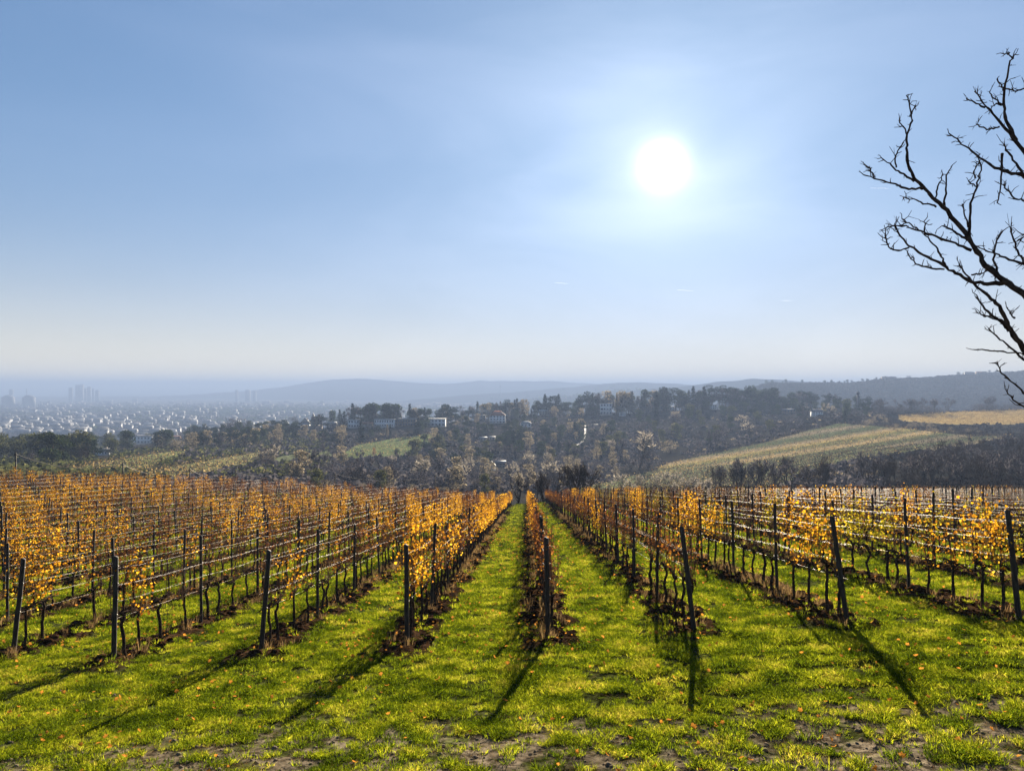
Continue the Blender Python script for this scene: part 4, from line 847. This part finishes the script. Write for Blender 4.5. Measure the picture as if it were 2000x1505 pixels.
lane_tree(1145, 122, zat(1145, 122) - 897, 'twigdark', '', 'right stem of the dark bare tree pair right of the lanes', 1004)
def build_trees():
    cnt = {}
    # the ones that show largest are things of their own, at most 300 of a kind
    order = sorted(TREES, key=lambda t: -t[5] / t[3] - (9 if t[7] else 0)); rest = []
    for kd, vr, x, y, z, h, wf, label, grp in order:
        nm = KN[kd]; cnt[nm] = cnt.get(nm, 0) + 1
        if cnt[nm] > 300: rest.append((kd, vr, x, y, z, h, wf)); continue
        a, b, zz = TK[kd][vr]; s = h / zz; e = empty(nm, (x, y, z), rt.uniform(0, 6.28), (s * wf, s * wf, s))
        px, py = pix(x, y, z); ph = near_phrase(px, py)
        if label: e['label'] = label
        else:
            e['label'] = KW[kd] + ' ' + ph; e['_p'] = (px, py)
        e['category'] = 'tree' if 'bush' not in kd else 'shrub'
        if grp: e['group'] = grp
        obj('trunk', a, e); obj('crown', b, e); used_labels.setdefault(e['label'], []).append((e, px, py, h * F / y))
    for lb, es in used_labels.items():
        if len(es) < 2: 
            if '_p' in es[0][0]: del es[0][0]['_p']
            continue
        es.sort(key=lambda q: q[1])
        for i, (e, px, py, hp) in enumerate(es):
            if '_p' in e: del e['_p']
            e['label'] = (ORD(i + 1) + ' from left of the ' + lb.replace(' tree ', ' trees ', 1).replace('conifer ', 'conifers ', 1).replace('pine ', 'pines ', 1).replace('thicket ', 'thickets ', 1).replace('shrub ', 'shrubs ', 1))[:120]
            e['group'] = lb
build_trees()

# ---- woods far away: one mass of crowns on ridge and plain
def mass(name, n, poly_fn, size, mat, label):
    P, S = poly_fn(n); r = rng; mb = MB(); k = 16
    C0 = np.repeat(P, k, 0); s = np.repeat(S, k); off = rdir(len(C0)) * s[:, None] * [1, 1, .8]; off[:, 2] = np.abs(off[:, 2]); Cn = C0 + off * rng.uniform(.3, 1, (len(C0), 1))
    U = rdir(len(Cn)); Vv = perp(U); q = (s * .24 * rng.uniform(.6, 1.2, len(s)))[:, None]; mb.quads(Cn, U * q, Vv * q)
    o = obj(name, mb.mesh(name, mat)); tag(o, label, kind='stuff'); return o
def on_ridge(n):
    px = rng.uniform(1380, 2080, n); d = rng.uniform(1040, 1912, n); x = (px - CX) / F * d; z = H(x, d); k = z > -95
    return np.stack([x, d, z + 1], 1)[k], rng.uniform(3, 6, n)[k]
mass('far_ridge_wood', 12000, on_ridge, 6, M['twigdark'], 'hazy brown wood covering the far right ridge')
def on_plain(n):
    y_ = rng.uniform(790, 868, n); px = rng.uniform(-60, 1150, n); d = np.clip(F * 100 / (y_ - HY), 1250, 5200); x = (px - CX) / F * d
    den = fbm(px / 60, y_ / 5, 71, 3); k = den > .42; x, d = x[k], d[k]; return np.stack([x, d, H(x, d)], 1), rng.uniform(5, 9, len(x)) * (1 + d / 5000)
mass('plain_trees', 9000, on_plain, 6, M['tan'] if False else M['twig'], 'brownish treetops spread across the distant plain')
def on_plain2(n):
    y_ = rng.uniform(788, 850, n); px = rng.uniform(-60, 1250, n); band = np.where(rng.uniform(0, 1, n) < .5, rng.normal(803, 3, n), y_); d = np.clip(F * 100 / (band - HY), 1300, 5500); x = (px - CX) / F * d
    den = fbm(px / 90, band / 4, 75, 3); k = (den > .5) | ((np.abs(band - 803) < 6) & (px > 180)); x, d = x[k], d[k]; return np.stack([x, d, H(x, d)], 1), rng.uniform(6, 10, len(x)) * (1 + d / 4000)
mass('plain_wood', 5000, on_plain2, 6, M['ever'], 'dark wooded belts crossing the distant plain')
def hill_brush(n):
    px = rng.uniform(350, 1720, n); y_ = rng.uniform(806, 962, n); P = []; S = []
    for a, b in zip(px, y_):
        if CLR(a, b): continue
        if any(inpoly(np.array([a]), np.array([b]), f[1])[0] for f in FIELDS): continue
        g = ground_at(a, b, 180)
        if any(abs(a - q[0]) < q[2] * .5 + 4 and -2 < b - q[1] < 10 and g[1] < q[4] + 3 for q in HEX): continue
        if a < 1134 or a > 1150 or b > 870: P.append(g); S.append(rng.uniform(1.2, 3.0))
    return np.array(P), np.array(S)
mass('slope_scrub', 7000, hill_brush, 3, M['twig'], 'grey-brown scrub filling the gaps on the wooded slope')
mass('pale_slope_scrub', 400, hill_brush, 3, M['tan'], 'pale tan scrub scattered on the wooded slope')
def left_brush(n):
    P = []; S = []
    while len(P) < n:
        a = random.uniform(-60, 640); b = random.uniform(845, 935)
        if any(inpoly(np.array([a]), np.array([b]), f[1])[0] for f in FIELDS): continue
        g = ground_at(a, b, 128)
        if any(abs(a - q[0]) < q[2] * .5 + 4 and -2 < b - q[1] < 10 and g[1] < q[4] + 3 for q in HEX): continue
        P.append(g); S.append(random.uniform(1.2, 2.6))
    return np.array(P), np.array(S)
mass('left_scrub', 3500, left_brush, 3, M['olive'], 'olive scrub round the left fields')
def gap_brush(n):
    px = rng.uniform(1500, 2080, n); y_ = rng.uniform(798, 900, n); P = []; S = []
    for a, b in zip(px, y_):
        if CLR(a, b): continue
        if any(inpoly(np.array([a]), np.array([b]), f[1])[0] for f in FIELDS): continue
        P.append(ground_at(a, b, 180)); S.append(rng.uniform(1.0, 2.4))
    return np.array(P), np.array(S)
def hedge_brush(n):
    px = rng.uniform(1370, 2080, n); y_ = np.interp(px, [1370, 1500, 1700, 1800, 1900, 2080], [958, 952, 946, 940, 936, 930]) + rng.uniform(0, 1, n) * np.interp(px, [1370, 2080], [6, 30]); P = [ground_at(a, b, 150) for a, b in zip(px, y_)]
    return np.array(P), rng.uniform(.7, 1.7, n)
mass('hedge_scrub', 2200, hedge_brush, 2, M['twigdark'], 'dark low brush at the foot of the right hedge')
mass('right_scrub', 3500, gap_brush, 3, M['twigdark'], 'dark scrub between the right fields')
# ---- vines on the fields across the valley
def field_rows():
    mbg = MB(); mbb = MB(); post = MB()
    for nm, poly, cc, (d0, d1) in FIELDS:
        if nm == 'midglade': continue
        xs = [p[0] for p in poly]; ys = [p[1] for p in poly]; n = {'stubble': 60000, 'lower': 30000, 'golden': 26000, 'meadow': 7000, 'leftfield': 7000, 'leftlow': 7000}[nm]
        px = rng.uniform(min(xs), max(xs), n); py = rng.uniform(min(ys), max(ys), n); k = inpoly(px, py, poly)
        # snap on to rows that run across the slope
        yy = np.array([depth_at(a, b, d0) for a, b in zip(px[k], py[k])]); u = (px[k] - CX) / F
        slope = .35 if nm in ('stubble', 'lower', 'golden') else .5
        xw = u * yy; rr_ = yy - slope * xw; sp_w = 13. if nm in ('stubble', 'lower', 'meadow') else 9.; rr_ = np.round(rr_ / sp_w) * sp_w; yy = rr_ + slope * xw + rng.normal(0, .6, len(xw)); z = H(xw, yy)
        pyy = HY - F * z / yy; v = pyy + .155 * (CX + F * xw / yy)
        g = .8 * np.exp(-((v - 1113) / 5.) ** 2) + .8 * np.exp(-((v - 1127) / 4.) ** 2) if nm == 'stubble' else np.full(len(xw), {'golden': .9, 'lower': .15}.get(nm, .3))
        isg = rng.uniform(0, 1, len(xw)) < np.clip(g, .03, 1); P = np.stack([xw, yy, z + rng.uniform(.2, 1.7, len(xw))], 1)
        for mk, mb in ((isg, mbg), (~isg, mbb)):
            m_ = int(mk.sum())
            if m_: U = rdir(m_); Vv = perp(U); s = rng.uniform(.10, .26, (m_, 1)); mb.quads(P[mk], U * s, Vv * s)
    o = obj('golden_vine_strips', mbg.mesh('gs', M['straw'])); tag(o, 'golden vine strips on the fields across the valley', kind='stuff')
    o = obj('faded_vine_rows', mbb.mesh('fs', M['faded'])); tag(o, 'faded vine rows on the fields across the valley', kind='stuff')
field_rows()

# ------------------------------------------------------------------ the distant city
def tower(px, yt, wpx, d, label, group, mat='far', crown=0, name='office_tower', steps=None):
    x = (px - CX) / F * d; z = float(H(np.array([x]), np.array([float(d)]))[0]); s = d / F; w = wpx * s; h = (HY - yt) * s - z
    e = empty(name, (x, d, z)); tag(e, label, 'tower' if name == 'office_tower' else 'building', group); mb = MB(); mb.box(-w / 2, w / 2, -w * .4, w * .4, -5, h); obj('shaft', mb.mesh('shaft', M[mat]), e)
    cb = MB()
    if crown: cb.box(w * .2, w * .45, -w * .2, w * .2, h + .01, h + crown * s)
    else: cb.box(-w * .3, w * .3, -w * .2, w * .2, h + .01, h + .8 * s)
    obj('roof_plant', cb.mesh('roof_plant', M[mat]), e)
for a in [(138.5, 757, 6, 'leftmost squat tower of the hazy skyline cluster'), (156, 751.5, 12, 'widest and tallest tower of the hazy skyline cluster'), (167, 758.5, 3.5, 'thin low tower right of the tallest tower'), (174, 755.5, 6, 'second tallest tower of the hazy skyline cluster'), (182, 759, 3, 'narrow tower near the right end of the cluster'), (190, 762, 6, 'lowest rightmost block of the skyline cluster')]:
    tower(a[0], a[1], a[2], 5300, a[3], 'towers of the hazy skyline', crown=1.5 if a[2] == 12 else 0)
for a in [(22, 760.5, 6, 'low hazy block left of the skyline cluster, nearest the edge'), (52, 759, 1.5, 'needle-thin church tower on the left horizon'), (462, 762, 5, 'small grey block on the horizon left of the pale mountain'), (484, 761.5, 8, 'stepped grey block on the horizon left of the mountain'), (497, 762.5, 6, 'low block at the right of the stepped one')]:
    tower(a[0], a[1], a[2], 5200, a[3], 'small blocks on the horizon')
def drum(px, yt, yb, wpx, label):
    d = F * 100 / (yb + 4 - HY); x = (px - CX) / F * d; z = float(H(np.array([x]), np.array([d]))[0]); s = d / F; h = (yb + 4 - yt) * s; r_ = wpx / 2 * s
    e = empty('brick_drum', (x, d, z)); tag(e, label, 'building', 'pair of round brick buildings')
    mb = MB(); mb.tube([[0, 0, -3], [0, 0, h * .8]], [r_, r_], 20); obj('drum_wall', mb.mesh('drum_wall', M['fardark']), e)
    mb = MB(); mb.tube([[0, 0, h * .8 + .1], [0, 0, h * .93], [0, 0, h]], [r_ * .93, r_ * .6, r_ * .1], 20); obj('dome', mb.mesh('dome', M['fardark']), e)
drum(16, 771, 790, 22, 'left one of two dark round blocks on the plain'); drum(56.5, 771, 790, 22, 'right one of two dark round blocks on the plain')
mast_x = (977 - CX) / F * 4400
e = empty('radio_mast', (mast_x, 4400, float(H(np.array([mast_x]), np.array([4400.]))[0]))); tag(e, 'thin mast on the horizon above the hill crest', 'mast')
mb = MB(); mb.tube([[0, 0, 0], [0, 0, 100 + 4]], [2.2, 1.2], 6); obj('mast_shaft', mb.mesh('m', M['far']), e); mb = MB(); mb.box(-5, 5, -5, 5, 70, 76); obj('platform', mb.mesh('platform', M['far']), e)
# larger blocks of the town
BL = [(8, 838, 16, 12), (30, 842, 10, 6), (150, 826, 24, 7), (209, 830, 4, 10), (250, 830, 5, 10), (228, 829, 34, 6), (168, 815, 18, 7), (120, 828, 18, 5), (90, 833, 20, 5), (60, 826, 22, 5), (300, 822, 16, 4), (345, 821, 12, 6), (395, 818, 10, 5), (240, 808, 22, 6), (330, 833, 8, 5), (520, 788, 14, 5), (560, 786, 10, 4), (205, 786, 26, 4), (264, 783, 8, 4), (290, 802, 14, 4)]
rt2 = random.Random(3)
for i, (px, yb, w_, h_) in enumerate(BL):
    d = F * 100 / (yb - HY); x = (px - CX) / F * d; z = float(H(np.array([x]), np.array([float(d)]))[0]); s = d / F; e = empty('town_block', (x, d, z), rt2.uniform(-.3, .3))
    w = w_ * s; h = h_ * s; tag(e, 'pale town block on the plain, %s of the twenty larger blocks counted from the left' % ORD(1 + sorted(q[0] for q in BL).index(px)), 'building', 'larger blocks in the distant town')
    mb = MB(); mb.box(-w / 2, w / 2, -9, 9, -2, h); obj('wall', mb.mesh('wall', M['townw']), e); mb = MB(); mb.box(-w / 2 - .5, w / 2 + .5, -9.5, 9.5, h + .01, h + 1); obj('roof', mb.mesh('roof', M['roofw']), e)
def town():
    mw = MB(); mr = MB(); n = 1000
    for i in range(n):
        yb = random.uniform(784, 862); px = random.uniform(-60, 1000 if yb < 820 else 560)
        if yb > 900: continue
        if float(fbm(np.array([px / 45.]), np.array([yb / 3.5]), 81, 3)[0]) < .44: continue
        d = F * 100 / (yb - HY); x = (px - CX) / F * d; z = float(H(np.array([x]), np.array([d]))[0]); w = random.uniform(7, 18) * (1 + d / 7000)
        if z > -90: continue
        h = random.uniform(7, 15); dp = random.uniform(9, 14)
        b = mw if random.random() < .6 else mr; b.box(x - w / 2, x + w / 2, d - dp / 2, d + dp / 2, z - 2, z + h)
        (mr if b is mw else mw).add([(x - w / 2 - .5, d - dp / 2, z + h), (x + w / 2 + .5, d - dp / 2, z + h), (x + w / 2 + .5, d + dp / 2, z + h), (x - w / 2 - .5, d + dp / 2, z + h), (x - w / 2, d, z + h + 4), (x + w / 2, d, z + h + 4)], [[0, 1, 5, 4], [2, 3, 4, 5]], [[0, 4, 3], [1, 2, 5]])
    tag(obj('distant_town', mw.mesh('town', M['townw'])), 'pale walls and roofs of the distant town', kind='stuff'); tag(obj('distant_town_roofs', mr.mesh('towr', M['roofg'])), 'grey and dark houses of the distant town', kind='stuff')
town()

# ------------------------------------------------------------------ cable poles along the far edge of the vineyard
PO = [(31, 884, 74), (240, 905, 80), (371, 914, 86), (460, 919, 89), (655, 924, 96), (850, 927, 108), (1032, 931, 116), (1260, 942, 116), (1427, 951, 110)]
tips = []
WH = ['first', 'second', 'third', 'fourth', 'fifth', 'sixth', 'seventh', 'eighth', 'ninth']
for i, (px, yt, d) in enumerate(PO):
    x = (px - CX) / F * d; z = float(H(np.array([x]), np.array([float(d)]))[0]); top = -(yt - HY) / F * d; e = empty('cable_pole', (x, d, z)); tag(e, '%s thin dark cable pole from the left behind the vine tops' % WH[i], 'pole', 'cable poles along the far vineyard edge')
    mb = MB(); mb.tube([[0, 0, -.3], [0, 0, top - z]], [.09, .07], 8); obj('pole_shaft', mb.mesh('pole_shaft', M['pole']), e)
    mb = MB(); mb.box(-.16, .16, -.05, .05, top - z - .22, top - z - .14); mb.tube([[0, 0, top - z + .002], [0, 0, top - z + .12]], [.035, .03], 6); obj('insulator', mb.mesh('insulator', M['pole']), e); tips.append(np.array([x, d, top - .1]))
for i in range(len(tips) - 1):
    t = np.linspace(0, 1, 24)[:, None]; P = tips[i] * (1 - t) + tips[i + 1] * t; P[:, 2] -= .9 * 4 * (t * (1 - t))[:, 0]
    mb = MB(); mb.tube(P - tips[i], .022, 4, False); o = obj('cable', mb.mesh('cable', M['steel' if i < 4 else 'pole'])); o.location = tips[i]; tag(o, 'sagging cable between the %s and %s pole from the left' % (WH[i], WH[i + 1]), 'cable', 'cables along the far vineyard edge')

# ------------------------------------------------------------------ the bare tree at the right edge
BR = [  # width at base (px), points as (crop x, crop y) of the study at scale 1.881
 (11, [(830, 1080), (752, 985), (680, 935), (610, 880), (570, 815), (535, 755), (470, 680), (420, 630), (380, 590), (345, 550), (325, 505), (323, 450), (325, 400), (343, 350), (335, 290), (322, 255)]),
 (3, [(335, 330), (345, 310), (357, 290)]), (3, [(325, 400), (310, 370), (297, 352)]),
 (7, [(680, 945), (620, 948), (560, 940), (500, 910), (460, 880), (400, 850), (330, 810), (290, 760), (278, 728)]),
 (3, [(330, 815), (290, 825), (262, 820), (248, 790), (245, 765)]), (3, [(460, 895), (400, 890), (355, 875), (325, 835)]), (3.5, [(465, 880), (450, 850), (430, 810), (390, 770), (385, 720)]),
 (4.5, [(560, 825), (500, 800), (430, 775), (370, 755), (320, 735), (250, 740)]), (2.6, [(370, 755), (330, 725), (305, 710)]),
 (6, [(830, 910), (752, 875), (700, 858), (640, 835), (580, 810)]), (5, [(545, 785), (510, 765), (490, 750), (452, 735)]),
 (4, [(380, 600), (330, 600), (280, 580), (220, 565), (165, 548)]), (2.5, [(205, 555), (195, 535), (180, 522)]), (4, [(350, 570), (300, 540), (270, 515), (230, 485)]), (3, [(285, 520), (280, 490), (290, 460), (308, 430)]),
 (3.4, [(430, 665), (395, 655), (360, 640), (310, 630)]), (3.5, [(460, 660), (465, 600), (470, 550), (487, 515)]), (3, [(430, 630), (440, 590), (455, 545)]),
 (5, [(555, 790), (553, 720), (560, 650), (580, 590), (597, 530), (590, 470)]), (2.6, [(580, 590), (565, 580), (550, 570)]), (3, [(575, 560), (570, 535), (590, 500)]), (2.6, [(548, 740), (535, 690), (527, 655)]),
 (8, [(830, 560), (752, 548), (700, 540), (650, 525), (600, 490), (560, 460), (520, 425), (478, 395)]), (9, [(830, 540), (752, 460), (700, 395), (650, 335), (610, 290), (573, 240)]), (3.5, [(612, 300), (580, 285), (543, 267)]),
 (6, [(725, 420), (690, 350), (680, 290), (685, 210), (705, 130), (722, 105)]), (2.5, [(712, 118), (700, 100), (683, 103)]), (3, [(683, 240), (672, 215), (655, 195)]), (3, [(675, 290), (650, 270), (628, 245)]), (3, [(670, 290), (655, 285), (635, 300)]),
 (3.2, [(665, 370), (640, 378), (620, 380), (590, 370), (585, 355)]), (4, [(830, 220), (752, 230), (720, 238), (695, 230)]), (7, [(830, 640), (752, 550), (715, 490), (690, 455), (680, 435)]),
 (4, [(674, 470), (670, 540), (668, 600), (655, 650)]), (4, [(830, 650), (752, 642), (720, 635), (690, 600), (680, 585)]), (5, [(790, 890), (752, 870), (730, 830), (712, 770), (705, 752)]), (4, [(660, 915), (640, 860), (650, 800), (675, 755)]),
 (11, [(830, 1290), (752, 1190), (715, 1140), (690, 1090), (660, 1030), (620, 990), (570, 950), (530, 900), (515, 875)]), (6.5, [(700, 1120), (675, 1090), (640, 1070), (600, 1030), (580, 990)]), (3.2, [(640, 1070), (610, 1065), (585, 1057)]),
 (5.5, [(800, 1260), (752, 1225), (700, 1180), (650, 1140), (622, 1112)]), (3, [(830, 1215), (752, 1205), (680, 1198), (578, 1190)]), (4.5, [(820, 1400), (752, 1350), (710, 1310), (670, 1275), (655, 1240)]), (4.5, [(830, 1440), (752, 1400), (715, 1375), (690, 1345)]),
 (3, [(830, 770), (752, 772), (740, 790)]), (3, [(560, 915), (590, 912), (620, 900)]), (3, [(720, 1075), (705, 1065), (700, 1050)])]
def edge_tree():
    r = np.random.default_rng(77); D0 = 9.0
    def w3(cx, cy, off=0):
        px = 1600 + cx / 1.881; py = 50 + cy / 1.881; d = D0 + .7 * math.sin(px / 95 + 1) + .5 * math.sin(py / 120) + off; return np.array([(px - CX) / F * d, d, -(py - HY) / F * d])
    bx, by = 8.9, 9.3; gz = float(H(np.array([bx]), np.array([by]))[0]); base = np.array([bx, by, gz])
    e = empty('bare_tree', base); tag(e, 'leafless dark tree reaching in from the right edge with knotty branches', 'tree')
    TP = np.array([[bx, by, gz - .2], [bx + .05, by, gz + 1.2], [bx - .02, by, gz + 2.6], [bx + .08, by + .1, gz + 4.2], [bx + .02, by + .1, gz + 6.0], [bx + .12, by, gz + 7.8]])
    mb = MB(); mb.tube(TP - base, [.20, .17, .15, .12, .09, .05], 12); obj('trunk', mb.mesh('trunk', M['tbark'], True), e)
    for wpx, pts in BR:
        P = [w3(*p) for p in pts]; tw = 1
        if pts[0][0] > 780:  # runs on to the trunk outside the picture
            zt = P[0][2] - (bx - P[0][0]) * .75; zt = min(max(zt, gz + 1.0), gz + 7.0); tx = np.array([np.interp(zt, TP[:, 2], TP[:, 0]), np.interp(zt, TP[:, 2], TP[:, 1]), zt]); P = [tx, (tx * .5 + P[0] * .5) + [0, 0, -.05]] + P
        P = np.array(P); n = len(P); t = np.linspace(0, n - 1, (n - 1) * 4 + 1); Q = np.stack([np.interp(t, range(n), P[:, i]) for i in range(3)], 1)
        Q[1:-1] += r.normal(0, .006, (len(Q) - 2, 3)); s = D0 / F; rad = np.interp(t, [0, n - 1], [wpx * s * .62, 1.15 * s]) * (1 + r.normal(0, .10, len(t)))
        mb = MB(); mb.tube(Q - base, np.maximum(rad, .0035), 7)
        vis = [i for i in range(2, len(Q)) if pts[0][0] <= 780 or t[i] > 2]
        for i in vis:      # knotty spurs and forked tips
            for _ in range(2):
                if r.uniform() > (.26 if i < len(Q) - 4 else .75): continue
                dr = (Q[i] - Q[i - 1]); dr /= np.linalg.norm(dr) + 1e-9; a = dr * .6 + r.normal(0, .55, 3) + [0, 0, .25]; a /= np.linalg.norm(a); l = r.uniform(.03, .15); m_ = Q[i] + a * l * .5 + r.normal(0, .01, 3)
                en = m_ + (a + r.normal(0, .35, 3)) * l * .5; mb.tube(np.array([Q[i], m_, en]) - base, [.0062, .0048, .0034], 4)
                if r.uniform() < .6: mb.tube(np.array([m_, m_ + (a + r.normal(0, .6, 3)) * l * .45]) - base, [.0034, .0018], 4)
        obj('branch', mb.mesh('branch', M['tbark']), e)
edge_tree()

# ------------------------------------------------------------------ contrails
for px0, y0, px1, y1, nm in ((1084, 552, 1112, 553, 'short white contrail high above the lane trees'), (1322, 566, 1356, 567, 'longest short contrail below the sun'), (1526, 587, 1552, 586, 'faint contrail low in the sky right of the sun'), (1700, 367, 1742, 366, 'thin contrail beside the left tip of the bare tree')):
    d = 9000; a = np.array([(px0 - CX) / F * d, d, (HY - y0) / F * d]); b = np.array([(px1 - CX) / F * d, d + 40, (HY - y1) / F * d]); t = np.linspace(0, 1, 9)[:, None]
    mb = MB(); mb.tube((b - a) * t, 0.8 * np.array([.3, .6, .9, 1, 1, .9, .7, .5, .2]), 8); o = obj('contrail', mb.mesh('contrail', M['contrail'])); o.location = a; tag(o, nm, 'contrail')

# ------------------------------------------------------------------ haze over the whole land
mb = MB(); mb.box(-11500, 11500, -300, 13500, -140, 93); me = mb.mesh('haze', None); hz = obj('haze', me)
m, t_, Nn, Ln = newmat('haze'); pv = Nn('ShaderNodeVolumePrincipled'); pv.inputs['Color'].default_value = (.190, .255, .395, 1); pv.inputs['Density'].default_value = .00032; pv.inputs['Anisotropy'].default_value = .1
o_ = Nn('ShaderNodeOutputMaterial'); Ln(pv.outputs[0], o_.inputs['Volume']); me.materials.append(m); tag(hz, 'blue haze filling the valley and the plain', kind='stuff')
